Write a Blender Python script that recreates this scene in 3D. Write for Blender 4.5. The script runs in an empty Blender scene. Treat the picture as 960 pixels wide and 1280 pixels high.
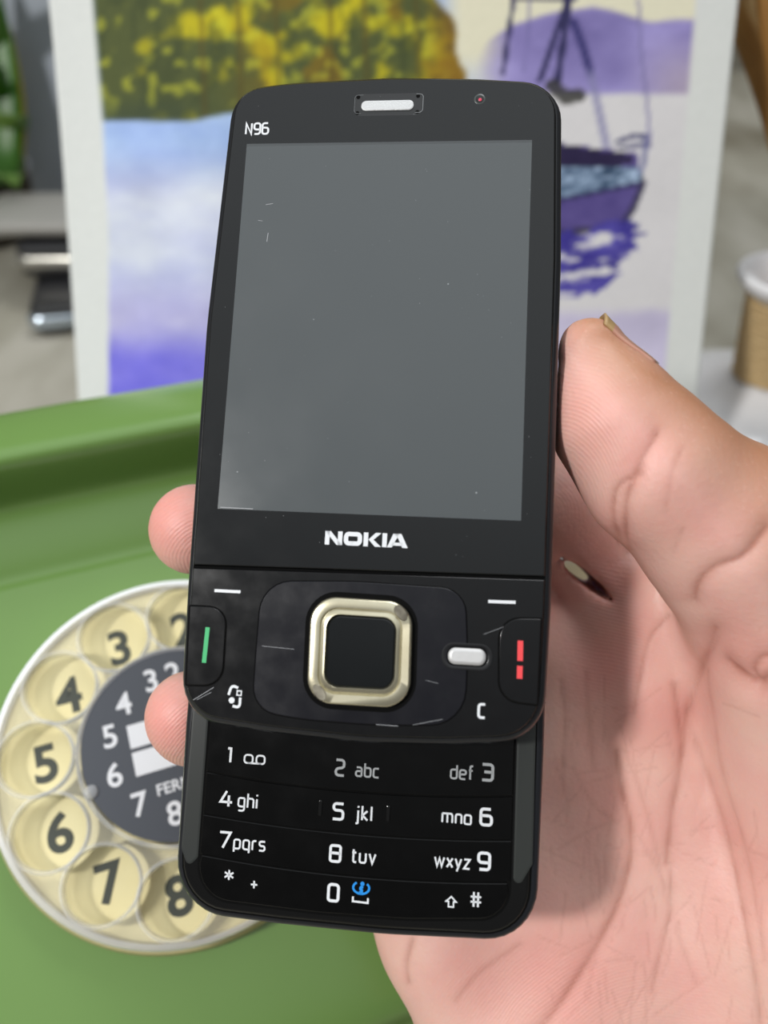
import bpy, bmesh, math, random
import numpy as np
from mathutils import Matrix, Vector
random.seed(4); rng = np.random.RandomState(5)
S = bpy.context.scene
COL = S.collection
MM = 0.001
F = 962.0                                   # focal length in pixels of the 960 x 1280 frame
TH = math.radians(40.0)                     # camera looks 40 degrees below the horizon
CAM = Vector((0, 0, 0.215))
ct, st = math.cos(TH), math.sin(TH)
CR = Matrix(((1, 0, 0), (0, st, -ct), (0, ct, st)))      # columns: camera right, up, back
CM = Matrix.Translation(CAM) @ CR.to_4x4()

# ---------------------------------------------------------------- camera
cd = bpy.data.cameras.new('camera'); cam = bpy.data.objects.new('camera', cd); COL.objects.link(cam)
cam.matrix_world = CM
cd.sensor_fit = 'VERTICAL'; cd.sensor_height = 34.6; cd.sensor_width = 25.95
cd.lens = F / 1280 * 34.6; cd.clip_start = 0.01; cd.clip_end = 20
cd.dof.use_dof = True; cd.dof.focus_distance = 0.1165; cd.dof.aperture_fstop = 11.0
S.camera = cam
# ---------------------------------------------------------------- world and lights
wd = bpy.data.worlds.new('room_ambient'); S.world = wd; wd.use_nodes = True
nt = wd.node_tree; nt.nodes.clear()
wo = nt.nodes.new('ShaderNodeOutputWorld'); bg = nt.nodes.new('ShaderNodeBackground')
tc = nt.nodes.new('ShaderNodeTexCoord'); sx = nt.nodes.new('ShaderNodeSeparateXYZ'); rp = nt.nodes.new('ShaderNodeValToRGB')
nt.links.new(tc.outputs['Generated'], sx.inputs[0]); nt.links.new(sx.outputs['Z'], rp.inputs[0])
nt.links.new(rp.outputs[0], bg.inputs[0]); nt.links.new(bg.outputs[0], wo.inputs[0])
rp.color_ramp.elements[0].position = 0.0; rp.color_ramp.elements[0].color = (.13, .125, .12, 1)
rp.color_ramp.elements[1].position = 1.0; rp.color_ramp.elements[1].color = (.92, .97, 1.0, 1)
e = rp.color_ramp.elements.new(0.45); e.color = (.085, .085, .085, 1)
e = rp.color_ramp.elements.new(0.65); e.color = (.22, .225, .23, 1)
bg.inputs[1].default_value = 1.0

def area(name, loc, target, size, power, color=(1, 1, 1), sy=None):
    l = bpy.data.lights.new(name, 'AREA'); l.energy = power; l.color = color
    l.shape = 'RECTANGLE'; l.size = size; l.size_y = sy or size
    o = bpy.data.objects.new(name, l); COL.objects.link(o); o.location = loc
    o.rotation_euler = (Vector(target) - Vector(loc)).to_track_quat('-Z', 'Y').to_euler()
    return o
area('desk_lamp_light', (-.56, -.32, .74), (0, .1, .14), .09, 5.6, (1, .985, .96))
area('overhead_fill', (.35, 1.0, 1.8), (0, .3, .1), .8, 14, (.97, .98, 1))  # added fill from an unseen source, set clear of the phone's reflections
S.view_settings.view_transform = 'Standard'; S.view_settings.look = 'None'
S.view_settings.gamma = 1; S.view_settings.use_curve_mapping = False
S.view_settings.exposure = 0.25

# ---------------------------------------------------------------- helpers
def px(x, y, d):
    """camera-space millimetres of the point seen at pixel x, y at depth d (mm)"""
    return np.array([(x - 480) / F * d, (640 - y) / F * d, -d])
def c2w(p):
    """camera-space mm -> world metres, arrays of shape (..., 3)"""
    p = np.asarray(p, float) * MM
    R = np.array(CR)
    return p @ R.T + np.array(CAM)
def lin(r, g, b):
    f = lambda c: (c / 255 / 12.92) if c / 255 <= .04045 else ((c / 255 + .055) / 1.055) ** 2.4
    return (f(r), f(g), f(b), 1)
def tag(o, label, cat, group=None, kind=None):
    if label: o['label'] = label
    if cat: o['category'] = cat
    if group: o['group'] = group
    if kind: o['kind'] = kind
    return o
def empty(name, mat=None, loc=None):
    o = bpy.data.objects.new(name, None); COL.objects.link(o)
    if mat is not None: o.matrix_world = mat
    if loc is not None: o.location = loc
    o.empty_display_size = .01
    return o
def mk(name, verts, faces, mat, parent=None, smooth=False, scale=1.0, angle=None):
    me = bpy.data.meshes.new(name)
    v = (np.asarray(verts, float) * scale)
    me.from_pydata(v.tolist(), [], [tuple(int(i) for i in f) for f in faces]); me.update()
    if isinstance(mat, (list, tuple)):
        for m in mat: me.materials.append(m)
    elif mat: me.materials.append(mat)
    if smooth:
        me.polygons.foreach_set('use_smooth', [True] * len(me.polygons))
        if angle: me.set_sharp_from_angle(angle=math.radians(angle))
        for p in me.polygons:
            if p.loop_total > 8: p.use_smooth = False
    o = bpy.data.objects.new(name, me); COL.objects.link(o)
    if parent is not None: o.parent = parent
    return o

class Mesh:
    def __init__(s): s.v = []; s.f = []
    def add(s, v, f):
        n = len(s.v); s.v += [tuple(map(float, p)) for p in v]; s.f += [tuple(i + n for i in q) for q in f]
    def build(s, name, mat, parent=None, smooth=False, scale=MM, angle=35):
        return mk(name, s.v, s.f, mat, parent, smooth, scale, angle)

def rnd(poly, r, closed=True, n=6):
    """round the corners of a polyline; r is one radius or a list"""
    P = [np.array(p, float) for p in poly]; N = len(P); out = []
    for i in range(N):
        ri = r[i] if isinstance(r, (list, tuple)) else r
        if (not closed and i in (0, N - 1)) or ri <= 0: out.append(P[i]); continue
        a, b, c = P[i - 1], P[i], P[(i + 1) % N]
        u = a - b; w = c - b; lu = np.linalg.norm(u); lw = np.linalg.norm(w)
        if lu < 1e-9 or lw < 1e-9: out.append(b); continue
        u /= lu; w /= lw; cs = np.clip(u @ w, -1, 1); h = math.acos(cs) / 2
        if h > math.pi / 2 - .02: out.append(b); continue
        t = min(ri / math.tan(h), lu * .5, lw * .5); rr = t * math.tan(h)
        bis = (u + w) / np.linalg.norm(u + w); ctr = b + bis * rr / math.sin(h)
        s0 = b + u * t - ctr; s1 = b + w * t - ctr
        a0 = math.atan2(s0[1], s0[0]); a1 = math.atan2(s1[1], s1[0]); da = (a1 - a0 + math.pi) % (2 * math.pi) - math.pi
        for k in range(n + 1):
            q = a0 + da * k / n; out.append(ctr + rr * np.array([math.cos(q), math.sin(q)]))
    return out
def ccw(P):
    P = [np.array(p, float) for p in P]
    A = sum(P[i - 1][0] * P[i][1] - P[i][0] * P[i - 1][1] for i in range(len(P)))
    return P if A > 0 else P[::-1]
def dedupe(P):
    out = [P[0]]
    for p in P[1:]:
        if np.linalg.norm(p - out[-1]) > 1e-4: out.append(p)
    if np.linalg.norm(out[0] - out[-1]) < 1e-4: out.pop()
    return out
def inset(P, d):
    N = len(P); out = []
    for i in range(N):
        a, b, c = P[i - 1], P[i], P[(i + 1) % N]
        e0 = b - a; e1 = c - b; n0 = np.array([-e0[1], e0[0]]) / np.linalg.norm(e0); n1 = np.array([-e1[1], e1[0]]) / np.linalg.norm(e1)
        m = n0 + n1; m /= np.linalg.norm(m); k = d / max(.4, m @ n0); out.append(b + m * k)
    return out
def plate(M, poly, prof):
    """stack of insets: prof = [(inset, z), ...] from bottom to top; closes both ends"""
    P = dedupe(ccw(poly)); N = len(P); V = []; Fc = []
    for d, z in prof:
        V += [(p[0], p[1], z) for p in (inset(P, d) if abs(d) > 1e-9 else P)]
    for k in range(len(prof) - 1):
        for i in range(N):
            j = (i + 1) % N; Fc.append((k * N + i, k * N + j, (k + 1) * N + j, (k + 1) * N + i))
    Fc.append(tuple(range(N))[::-1]); Fc.append(tuple((len(prof) - 1) * N + i for i in range(N)))
    M.add(V, Fc)
def ringplate(M, outer, inner, z0, z1):
    """flat ring between two polygons with the same number of points"""
    N = len(outer)
    V = [(*p, z0) for p in outer] + [(*p, z1) for p in outer] + [(*p, z1) for p in inner] + [(*p, z0) for p in inner]
    Fc = []
    for i in range(N):
        j = (i + 1) % N
        for k in range(4):
            l = (k + 1) % 4; Fc.append((k * N + i, k * N + j, l * N + j, l * N + i))
    M.add(V, Fc)
def box(M, x0, x1, y0, y1, z0, z1):
    M.add([(x0, y0, z0), (x1, y0, z0), (x1, y1, z0), (x0, y1, z0), (x0, y0, z1), (x1, y0, z1), (x1, y1, z1), (x0, y1, z1)],
          [(3, 2, 1, 0), (4, 5, 6, 7), (0, 1, 5, 4), (1, 2, 6, 5), (2, 3, 7, 6), (3, 0, 4, 7)])
def lathe(M, prof, c=(0, 0, 0), n=64, cap=False):
    V = []; Fc = []
    for r, z in prof:
        for i in range(n):
            a = 2 * math.pi * i / n; V.append((c[0] + r * math.cos(a), c[1] + r * math.sin(a), c[2] + z))
    for k in range(len(prof) - 1):
        for i in range(n):
            j = (i + 1) % n; Fc.append((k * n + i, k * n + j, (k + 1) * n + j, (k + 1) * n + i))
    if cap:
        Fc.append(tuple(range(n))[::-1]); Fc.append(tuple((len(prof) - 1) * n + i for i in range(n)))
    M.add(V, Fc)
def tube(M, pts, rad, n=8):
    P = [np.array(p, float) for p in pts]; V = []; Fc = []; up = np.array([.12, .31, .94])
    for i, p in enumerate(P):
        d = P[min(i + 1, len(P) - 1)] - P[max(i - 1, 0)]; d /= np.linalg.norm(d)
        a = np.cross(d, up); a /= np.linalg.norm(a); b = np.cross(d, a); r = rad[i] if hasattr(rad, '__len__') else rad
        for k in range(n):
            q = 2 * math.pi * k / n; V.append(p + r * (math.cos(q) * a + math.sin(q) * b))
    for i in range(len(P) - 1):
        for k in range(n):
            l = (k + 1) % n; Fc.append((i * n + k, i * n + l, (i + 1) * n + l, (i + 1) * n + k))
    Fc.append(tuple(range(n))[::-1]); Fc.append(tuple((len(P) - 1) * n + k for k in range(n)))
    M.add(V, Fc)

# ---------------------------------------------------------------- materials
def material(name, base, rough=.5, metal=0, spec=.5, coat=0, noise=None, bump=None, sheen=0, coat_rough=.05, emit=None):
    m = bpy.data.materials.new(name); m.use_nodes = True; t = m.node_tree; b = t.nodes['Principled BSDF']
    b.inputs['Base Color'].default_value = base if len(base) == 4 else (*base, 1)
    b.inputs['Roughness'].default_value = rough; b.inputs['Metallic'].default_value = metal
    b.inputs['Specular IOR Level'].default_value = spec; b.inputs['Coat Weight'].default_value = coat
    b.inputs['Coat Roughness'].default_value = coat_rough
    co = t.nodes.new('ShaderNodeTexCoord')
    if noise:                                   # (scale, colour2, amount)
        n = t.nodes.new('ShaderNodeTexNoise'); n.inputs['Scale'].default_value = noise[0]; n.inputs['Detail'].default_value = 4
        t.links.new(co.outputs['Object'], n.inputs['Vector'])
        r = t.nodes.new('ShaderNodeValToRGB'); r.color_ramp.elements[0].position = .5 - noise[2]; r.color_ramp.elements[1].position = .5 + noise[2]
        r.color_ramp.elements[0].color = base if len(base) == 4 else (*base, 1); r.color_ramp.elements[1].color = noise[1]
        t.links.new(n.outputs['Fac'], r.inputs[0]); t.links.new(r.outputs[0], b.inputs['Base Color'])
    if bump:                                    # (scale, strength, distance)
        n = t.nodes.new('ShaderNodeTexNoise'); n.inputs['Scale'].default_value = bump[0]; n.inputs['Detail'].default_value = 3
        t.links.new(co.outputs['Object'], n.inputs['Vector'])
        q = t.nodes.new('ShaderNodeBump'); q.inputs['Strength'].default_value = bump[1]; q.inputs['Distance'].default_value = bump[2]
        t.links.new(n.outputs['Fac'], q.inputs['Height']); t.links.new(q.outputs[0], b.inputs['Normal'])
    return m
def gloss_black(name, base, rough, smudge=.12, scale=90):
    """black plastic whose gloss is broken by faint smears"""
    m = material(name, base, rough); t = m.node_tree; b = t.nodes['Principled BSDF']
    co = t.nodes.new('ShaderNodeTexCoord'); n = t.nodes.new('ShaderNodeTexNoise'); n.inputs['Scale'].default_value = scale; n.inputs['Detail'].default_value = 5
    mr = t.nodes.new('ShaderNodeMapRange'); mr.inputs[1].default_value = .35; mr.inputs[2].default_value = .75
    mr.inputs[3].default_value = rough; mr.inputs[4].default_value = rough + smudge
    t.links.new(co.outputs['Object'], n.inputs['Vector']); t.links.new(n.outputs['Fac'], mr.inputs[0]); t.links.new(mr.outputs[0], b.inputs['Roughness'])
    return m
M_shell = material('black_shell', (.012, .013, .016), .28, bump=(2500, .15, .00003))
M_gap = material('black_gap', (.002, .002, .002), .8, spec=.1)
M_panel = gloss_black('gloss_panel', (.004, .0045, .005), .07, .08)
M_key = gloss_black('key_gloss', (.004, .004, .0045), .14, .08, 300)
M_navi = gloss_black('navi_plate', (.005, .005, .008), .2, .1, 260)
M_keys = gloss_black('keypad_gloss', (.002, .002, .002), .14, .08, 260)
M_railsheen = material('rail_sheen_grey', (.03, .033, .031), .3)  # lighter grey standing in for the reflection on the rail sides
M_rail = material('rail_plastic', (.005, .005, .005), .14, bump=(700, .1, .00005))
M_print = material('white_print', lin(225, 228, 232), .5)
M_printdim = material('grey_print', lin(160, 163, 165), .5)
M_green = material('green_print', lin(45, 175, 105), .5)
M_red = material('red_print', lin(235, 70, 75), .5)
M_blue = material('blue_print', lin(20, 140, 225), .5)
M_silver = material('champagne_metal', lin(222, 216, 190), .24, metal=.85, noise=(160, lin(196, 188, 160), .25))
M_worn = material('worn_metal', lin(150, 145, 130), .4, metal=.7, noise=(600, lin(95, 90, 80), .2))
for m_, v_ in ((M_keys, .3), (M_key, .4), (M_navi, .42)): m_.node_tree.nodes['Principled BSDF'].inputs['Specular IOR Level'].default_value = v_
M_button = material('silver_button', lin(205, 205, 205), .45, metal=.35, bump=(1800, .3, .00005))
M_lens = material('camera_glass', (.01, .012, .012), .05)
M_lensring = material('camera_ring', (.05, .06, .058), .3)
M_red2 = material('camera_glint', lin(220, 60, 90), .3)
M_mesh = material('ear_mesh', lin(205, 207, 208), .5, metal=.3, bump=(3500, .8, .0001))
M_scratch = material('scratch', (.35, .36, .38), .5)
def display_mat():
    m = gloss_black('display_lcd', lin(98, 104, 106), .16, .12, 60); t = m.node_tree; b = t.nodes['Principled BSDF']
    b.inputs['Coat Weight'].default_value = .5; b.inputs['Coat Roughness'].default_value = .08
    co = t.nodes.new('ShaderNodeTexCoord'); v = t.nodes.new('ShaderNodeTexVoronoi'); v.inputs['Scale'].default_value = 190
    r = t.nodes.new('ShaderNodeValToRGB'); r.color_ramp.elements[0].position = .02; r.color_ramp.elements[1].position = .035
    r.color_ramp.elements[0].color = lin(150, 155, 158); r.color_ramp.elements[1].color = lin(72, 77, 79)
    t.links.new(co.outputs['Object'], v.inputs['Vector']); t.links.new(v.outputs['Distance'], r.inputs[0]); t.links.new(r.outputs[0], b.inputs['Base Color'])
    return m
M_lcd = display_mat()

# ---------------------------------------------------------------- stroke lettering (squarish rounded print)
G = {
 'a': (.46, 1, [[(.04, .66), (.44, .66), (.44, 0)], [(.44, .38), (0, .38), (0, 0), (.44, 0)]]),
 'b': (.46, 1, [[(0, 1), (0, 0), (.46, 0), (.46, .66), (0, .66)]]),
 'c': (.40, 1, [[(.40, .66), (0, .66), (0, 0), (.40, 0)]]),
 'd': (.46, 1, [[(.46, 1), (.46, 0), (0, 0), (0, .66), (.46, .66)]]),
 'e': (.46, 1, [[(0, .34), (.46, .34), (.46, .66), (0, .66), (0, 0), (.42, 0)]]),
 'f': (.28, 1, [[(.30, 1), (.10, 1), (.10, 0)], [(0, .66), (.28, .66)]]),
 'g': (.46, 1, [[(.46, .66), (0, .66), (0, .05), (.46, .05)], [(.46, .66), (.46, -.25), (.03, -.25)]]),
 'h': (.44, 1, [[(0, 1), (0, 0)], [(0, .66), (.44, .66), (.44, 0)]]),
 'i': (.02, 0, [[(0, .66), (0, 0)], [(0, .86), (0, .98)]]),
 'j': (.12, 1, [[(.1, .66), (.1, -.25), (-.06, -.25)], [(.1, .86), (.1, .98)]]),
 'k': (.40, 0, [[(0, 1), (0, 0)], [(.38, .66), (.03, .34), (.41, 0)]]),
 'l': (.04, 0, [[(0, 1), (0, 0)]]),
 'm': (.78, 1, [[(0, .66), (0, 0)], [(0, .66), (.76, .66), (.76, 0)], [(.38, .66), (.38, 0)]]),
 'n': (.44, 1, [[(0, 0), (0, .66), (.44, .66), (.44, 0)]]),
 'o': (.48, 1, [[(.24, 0), (.48, 0), (.48, .66), (0, .66), (0, 0), (.24, 0)]]),
 'p': (.46, 1, [[(0, -.25), (0, .66), (.46, .66), (.46, 0), (0, 0)]]),
 'q': (.46, 1, [[(.46, -.25), (.46, .66), (0, .66), (0, 0), (.46, 0)]]),
 'r': (.28, 1, [[(0, 0), (0, .66), (.28, .66)]]),
 's': (.42, 1, [[(.42, .66), (0, .66), (0, .34), (.42, .34), (.42, 0), (0, 0)]]),
 't': (.30, 1, [[(.1, .88), (.1, 0), (.32, 0)], [(0, .66), (.3, .66)]]),
 'u': (.44, 1, [[(0, .66), (0, 0), (.44, 0), (.44, .66)]]),
 'v': (.44, 0, [[(0, .66), (.22, 0), (.44, .66)]]),
 'w': (.70, 0, [[(0, .66), (.18, 0), (.35, .6), (.52, 0), (.70, .66)]]),
 'x': (.42, 0, [[(0, .66), (.42, 0)], [(.42, .66), (0, 0)]]),
 'y': (.44, 0, [[(0, .66), (.22, .03)], [(.44, .66), (.12, -.25)]]),
 'z': (.42, 0, [[(0, .66), (.42, .66), (0, 0), (.42, 0)]]),
 '0': (.56, 2, [[(.28, 0), (.56, 0), (.56, 1), (0, 1), (0, 0), (.28, 0)]]),
 '1': (.24, 0, [[(0, .94), (.22, .94), (.22, 0)]]),
 '2': (.56, 2, [[(0, 1), (.54, 1), (.54, .52), (0, .42), (0, 0), (.56, 0)]]),
 '3': (.54, 2, [[(0, 1), (.54, 1), (.54, 0), (0, 0)], [(.1, .52), (.54, .52)]]),
 '4': (.58, 0, [[(.42, 0), (.42, .72)], [(.30, 1), (0, .28), (.60, .28)]]),
 '5': (.54, 2, [[(.54, 1), (.02, 1), (.02, .57), (.54, .57), (.54, 0), (0, 0)]]),
 '6': (.56, 2, [[(.5, 1), (0, 1), (0, 0), (.56, 0), (.56, .58), (.02, .58)]]),
 '7': (.54, 0, [[(0, 1), (.54, 1), (.18, 0)]]),
 '8': (.56, 1, [[(.28, 0), (.56, 0), (.56, 1), (0, 1), (0, 0), (.28, 0)], [(0, .53), (.56, .53)]]),
 '9': (.56, 2, [[(.06, 0), (.56, 0), (.56, 1), (0, 1), (0, .42), (.54, .42)]]),
 'N': (.56, 0, [[(0, 0), (0, 1), (.52, 0), (.52, 1)]]),
 'C': (.5, 2, [[(.5, 1), (0, 1), (0, 0), (.5, 0)]]),
 ' ': (.2, 0, []),
 '*': (.5, 0, [[(.25, .5), (.25, 1)], [(0, .62), (.5, .88)], [(.5, .62), (0, .88)]]),
 '+': (.46, 0, [[(.23, .1), (.23, .56)], [(0, .33), (.46, .33)]]),
 '#': (.6, 0, [[(.18, 0), (.18, 1)], [(.44, 0), (.44, 1)], [(0, .33), (.62, .33)], [(0, .68), (.62, .68)]]),
}
def ribbon(M, P, w, z, closed=False):
    P = [np.array(p, float) for p in P]; N = len(P); L = []; Rr = []
    for i in range(N):
        a = P[i - 1] if (i > 0 or closed) else P[i]; b = P[i]; c = P[(i + 1) % N] if (i < N - 1 or closed) else P[i]
        e0 = b - a; e1 = c - b
        if np.linalg.norm(e0) < 1e-9: e0 = e1
        if np.linalg.norm(e1) < 1e-9: e1 = e0
        e0 = e0 / np.linalg.norm(e0); e1 = e1 / np.linalg.norm(e1)
        n0 = np.array([-e0[1], e0[0]]); n1 = np.array([-e1[1], e1[0]]); m = n0 + n1
        if np.linalg.norm(m) < .2: m = n0
        m /= np.linalg.norm(m); k = w / 2 / max(.38, m @ n0); L.append(b + m * k); Rr.append(b - m * k)
    V = [(*p, z) for p in L] + [(*p, z) for p in Rr]
    Fc = [(i, i + N, (i + 1) % N + N, (i + 1) % N) for i in range(N if closed else N - 1)]
    M.add(V, Fc)
def text(M, s, x, y, h, w, z, xs=1.0, gap=.24, rot=0, anchor='l', shear=0):
    """stroke text; x, y baseline start in mm, h cap height, w stroke width"""
    tot = sum(G[c][0] * xs * h + gap * h for c in s) - gap * h
    cx = 0 if anchor == 'l' else (-tot if anchor == 'r' else -tot / 2); cr, sr = math.cos(rot), math.sin(rot)
    for c in s:
        adv, kind, lines = G[c]
        for li in lines:
            pts = [(cx + p[0] * xs * h, p[1] * h) for p in li]
            if kind: pts = rnd(pts, h * (.15 if kind == 1 else .2), False, 5)
            P = [np.array((x + (p[0] + shear * p[1]) * cr - p[1] * sr, y + p[0] * sr + p[1] * cr)) for p in pts]
            d = [P[0]]
            for p in P[1:]:
                if np.linalg.norm(p - d[-1]) > 1e-5: d.append(p)
            ribbon(M, d, w, z)
        cx += adv * xs * h + gap * h

# ---------------------------------------------------------------- slider mobile phone
R3 = np.array([[0.99317, 0.05255, -0.1042], [-0.03893, 0.99093, 0.12864], [0.11002, -0.12371, 0.9862]]); T3 = np.array([-1.0505, 27.5963, -112.0888])
PM = Matrix([[*R3[0], T3[0] * MM], [*R3[1], T3[1] * MM], [*R3[2], T3[2] * MM], [0, 0, 0, 1]])
phone = empty('mobile_phone', CM @ PM)
tag(phone, 'black slider mobile phone held upright with its number keypad slid open', 'phone')
outl = rnd([(-25.0, 38.3), (-15, 39.35), (0, 39.8), (13, 39.3), (25.8, 38.2), (26.4, 10), (26.2, -40), (25.7, -57.9), (12, -59.3), (1, -59.8), (-12, -59.3), (-25.2, -58.2), (-25.7, -40), (-26.2, 0)],
           [6.5, 60, 60, 60, 6.5, 90, 90, 7, 60, 60, 60, 6.5, 90, 90], n=8)
m = Mesh(); plate(m, outl, [(1.6, -9.0), (.3, -8.6), (0, -7.8), (0, -2.6), (.12, -1.6), (.45, -.95), (.9, -.75)]); m.build('slider_shell', M_shell, phone, True, angle=50)
m = Mesh(); plate(m, outl, [(1.02, -1.2), (1.02, -.5)]); m.build('slider_gap', M_gap, phone)
fin = dedupe(ccw(inset(dedupe(ccw(outl)), 1.15)))
up = [p for p in fin]
def clip(P, f):                 # keep the side where f(p) > 0
    out = []
    for i in range(len(P)):
        a, b = P[i - 1], P[i]; fa, fb = f(a), f(b)
        if (fa > 0) != (fb > 0): t_ = fa / (fa - fb); out.append(a + (b - a) * t_)
        if fb > 0: out.append(b)
    return dedupe(out)
slit = lambda p: p[1] - (-36.3 + .014 * p[0])
upper = clip(up, lambda p: slit(p) - .17); lower = clip(up, lambda p: -slit(p) - .17)
prof = [(.0, -.6), (.0, -.22), (.06, -.08), (.2, 0)]
m = Mesh(); plate(m, upper, prof); fp = m.build('front_panel', M_panel, phone, True, angle=40)
m = Mesh(); plate(m, lower, prof); kp = m.build('key_panel', M_key, phone, True, angle=40)
m = Mesh(); plate(m, [(-21.6, -28.22), (21.6, -28.22), (21.5, 28.2), (-21.6, 28.2)], [(0, .0), (0, .012)]); disp = m.build('display', M_lcd, phone)
disp['label'] = 'grey switched-off display'
m = Mesh(); ribbon(m, [(-21.55, 28.05), (21.5, 28.05)], .35, .02); m.build('display_edge', material('lcd_edge', lin(70, 74, 76), .3), phone)
# earpiece
m = Mesh(); plate(m, rnd([(-5.2, 32.5), (5.0, 32.5), (5.0, 36.1), (-5.2, 36.1)], .9), [(0, .0), (0.0, .008)]); ear = m.build('earpiece_recess', material('ear_recess', (.016, .017, .018), .35), phone)
m = Mesh(); plate(m, rnd([(-4.2, 33.3), (3.75, 33.3), (3.75, 34.9), (-4.2, 34.9)], .75), [(0, .03), (.0, .12), (.15, .18)]); e_ = m.build('earpiece', M_mesh, phone, True); e_['label'] = 'silver earpiece grille'
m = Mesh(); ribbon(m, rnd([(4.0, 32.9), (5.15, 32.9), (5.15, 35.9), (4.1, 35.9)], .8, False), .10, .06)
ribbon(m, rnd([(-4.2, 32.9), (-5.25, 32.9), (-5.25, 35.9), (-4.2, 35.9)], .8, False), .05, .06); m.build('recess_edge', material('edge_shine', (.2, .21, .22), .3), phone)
m = Mesh()
for q in ((-4.75, 33.0), (-4.75, 35.6), (4.35, 33.0), (4.35, 35.6)): lathe(m, [(.30, .032), (.3, .05)], (*q, 0), 12, True)
m.build('screw_dimple', M_gap, phone)
# front camera
m = Mesh(); lathe(m, [(.85, 0), (.82, .02), (.6, .04)], (13.6, 34.9, 0), 28, True); cr_ = m.build('front_camera', M_lensring, phone, True)
m = Mesh(); lathe(m, [(.6, .04), (.56, .08), (.3, .12)], (13.6, 34.9, 0), 24, True); m.build('lens', M_lens, cr_, True)
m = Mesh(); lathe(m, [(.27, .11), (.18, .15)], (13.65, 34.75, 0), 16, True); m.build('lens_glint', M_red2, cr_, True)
# lettering on the slider
m = Mesh(); text(m, 'N96', -21.9, 29.85, 1.75, .30, .015, xs=.95, gap=.2); t_ = m.build('model_lettering', M_print, phone)
m = Mesh(); h = 1.95; bw = .62
def bold(lines, x0, r=0):
    for li in lines:
        P = [(x0 + p[0] * h, -32.7 + p[1] * h) for p in li]
        if r: P = rnd(P, r, False, 5)
        d = [np.array(P[0])]
        for p in P[1:]:
            if np.linalg.norm(np.array(p) - d[-1]) > 1e-5: d.append(np.array(p))
        ribbon(m, d, bw, .015)
def quad(x0, *p): m.add([(x0 + a * h, -32.7 + b * h, .0155) for a, b in p], [tuple(range(len(p)))])
x0 = -5.65
quad(x0, (0, 0), (.33, 0), (.33, 1), (0, 1)); quad(x0, (.0, 1), (.40, 1), (1.27, 0), (.87, 0)); quad(x0, (.94, 0), (1.27, 0), (1.27, 1), (.94, 1))
bold([[(.6, .16), (1.17, .16), (1.17, .84), (.16, .84), (.16, .16), (.65, .16)]], x0 + 1.38 * h, .42)
x0 += 2.82 * h; quad(x0, (0, 0), (.33, 0), (.33, 1), (0, 1)); quad(x0, (.36, .5), (.86, 1), (1.28, 1), (.72, .5)); quad(x0, (.36, .5), (.72, .5), (1.28, 0), (.84, 0))
x0 += 1.36 * h; quad(x0, (0, 0), (.33, 0), (.33, 1), (0, 1))
x0 += .36 * h; quad(x0, (0, 0), (.34, 0), (.84, 1), (.42, 1)); quad(x0, (.42, 1), (1.0, 1), (1.5, 0), (1.1, 0), (.70, .80)); quad(x0, (.28, .14), (1.16, .14), (1.04, .36), (.42, .36))
m.build('brand_lettering', M_print, phone)
# soft key lines
for nm, a, b in (('soft_key_mark', (-21.1, -39.95), (-17.3, -39.95)), ('soft_key_mark', (17.5, -39.5), (21.2, -39.45))):
    m = Mesh(); ribbon(m, [a, b], .42, .02); m.build(nm, M_print, phone)
def keyplate(name, poly, mat, top=.16, gap=.2, rim=.12, parent=phone, z=0.0):
    m = Mesh(); plate(m, inset(dedupe(ccw(poly)), -gap), [(0, z - .05), (0, z + .012)]); g = m.build(name + '_gap', M_gap, parent)
    m = Mesh(); plate(m, poly, [(0, z - .05), (0, z + top * .5), (rim * .4, z + top * .85), (rim, z + top)]); return m.build(name, mat, parent, True, angle=50)
ck = keyplate('call_key', rnd([(-24.5, -42.3), (-19.1, -42.3), (-18.9, -53.1), (-24.1, -53.3)], [.2, 2.6, 2.8, .2]), M_key)
m = Mesh(); ribbon(m, rnd([(-21.62, -45.15), (-21.75, -50.1)], 0, False), .62, .17); g_ = m.build('call_mark', M_green, ck); g_['label'] = 'green call bar'
ek = keyplate('end_key', rnd([(24.7, -41.5), (19.1, -41.7), (19.4, -52.6), (24.5, -52.9)], [.2, 3, 3, .2]), M_key)
m = Mesh(); ribbon(m, [(22.0, -44.55), (22.03, -47.25)], .75, .17); ribbon(m, [(22.03, -47.9), (22.03, -49.6)], .75, .17); g_ = m.build('end_mark', M_red, ek); g_['label'] = 'red end bar in two pieces'
nv = keyplate('navigation_plate', rnd([(-14.3, -38.3), (-1, -37.7), (14.3, -38.0), (15.0, -47), (14.9, -56.2), (2.5, -57.0), (-8, -56.9), (-14.4, -56.0), (-14.4, -47)], [4.5, 60, 3.6, 80, 5, 90, 90, 5.5, 80]), M_navi, top=.12, gap=.14)
# navigation ring
RO = rnd([(-6.95, -39.95), (7.25, -40.15), (7.5, -54.45), (-6.7, -54.55)], 3.6, n=10); RI = rnd([(-4.5, -42.4), (5.1, -42.5), (5.2, -52.1), (-4.35, -52.2)], 1.9, n=10)
m = Mesh(); plate(m, inset(dedupe(ccw(RO)), -.75), [(0, .05), (0, .16), (.25, .15)]); m.build('ring_gap', M_gap, phone)
a = dedupe(ccw(RO)); b = dedupe(ccw(RI)); N_ = len(a)
assert len(a) == len(b)
V = []; lv = [(0, .1), (0, .75), (.12, .98), (.3, 1.1)]
rings = [[(*p, z) for p in (inset(a, d) if d else a)] for d, z in lv]
mid = [a[i] * .42 + b[i] * .58 for i in range(N_)]; mid2 = [a[i] * .36 + b[i] * .64 for i in range(N_)]; mid3 = [a[i] * .30 + b[i] * .70 for i in range(N_)]
rings += [[(*p, .98) for p in mid], [(*p, .62) for p in mid2], [(*p, .66) for p in mid3]]
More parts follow.
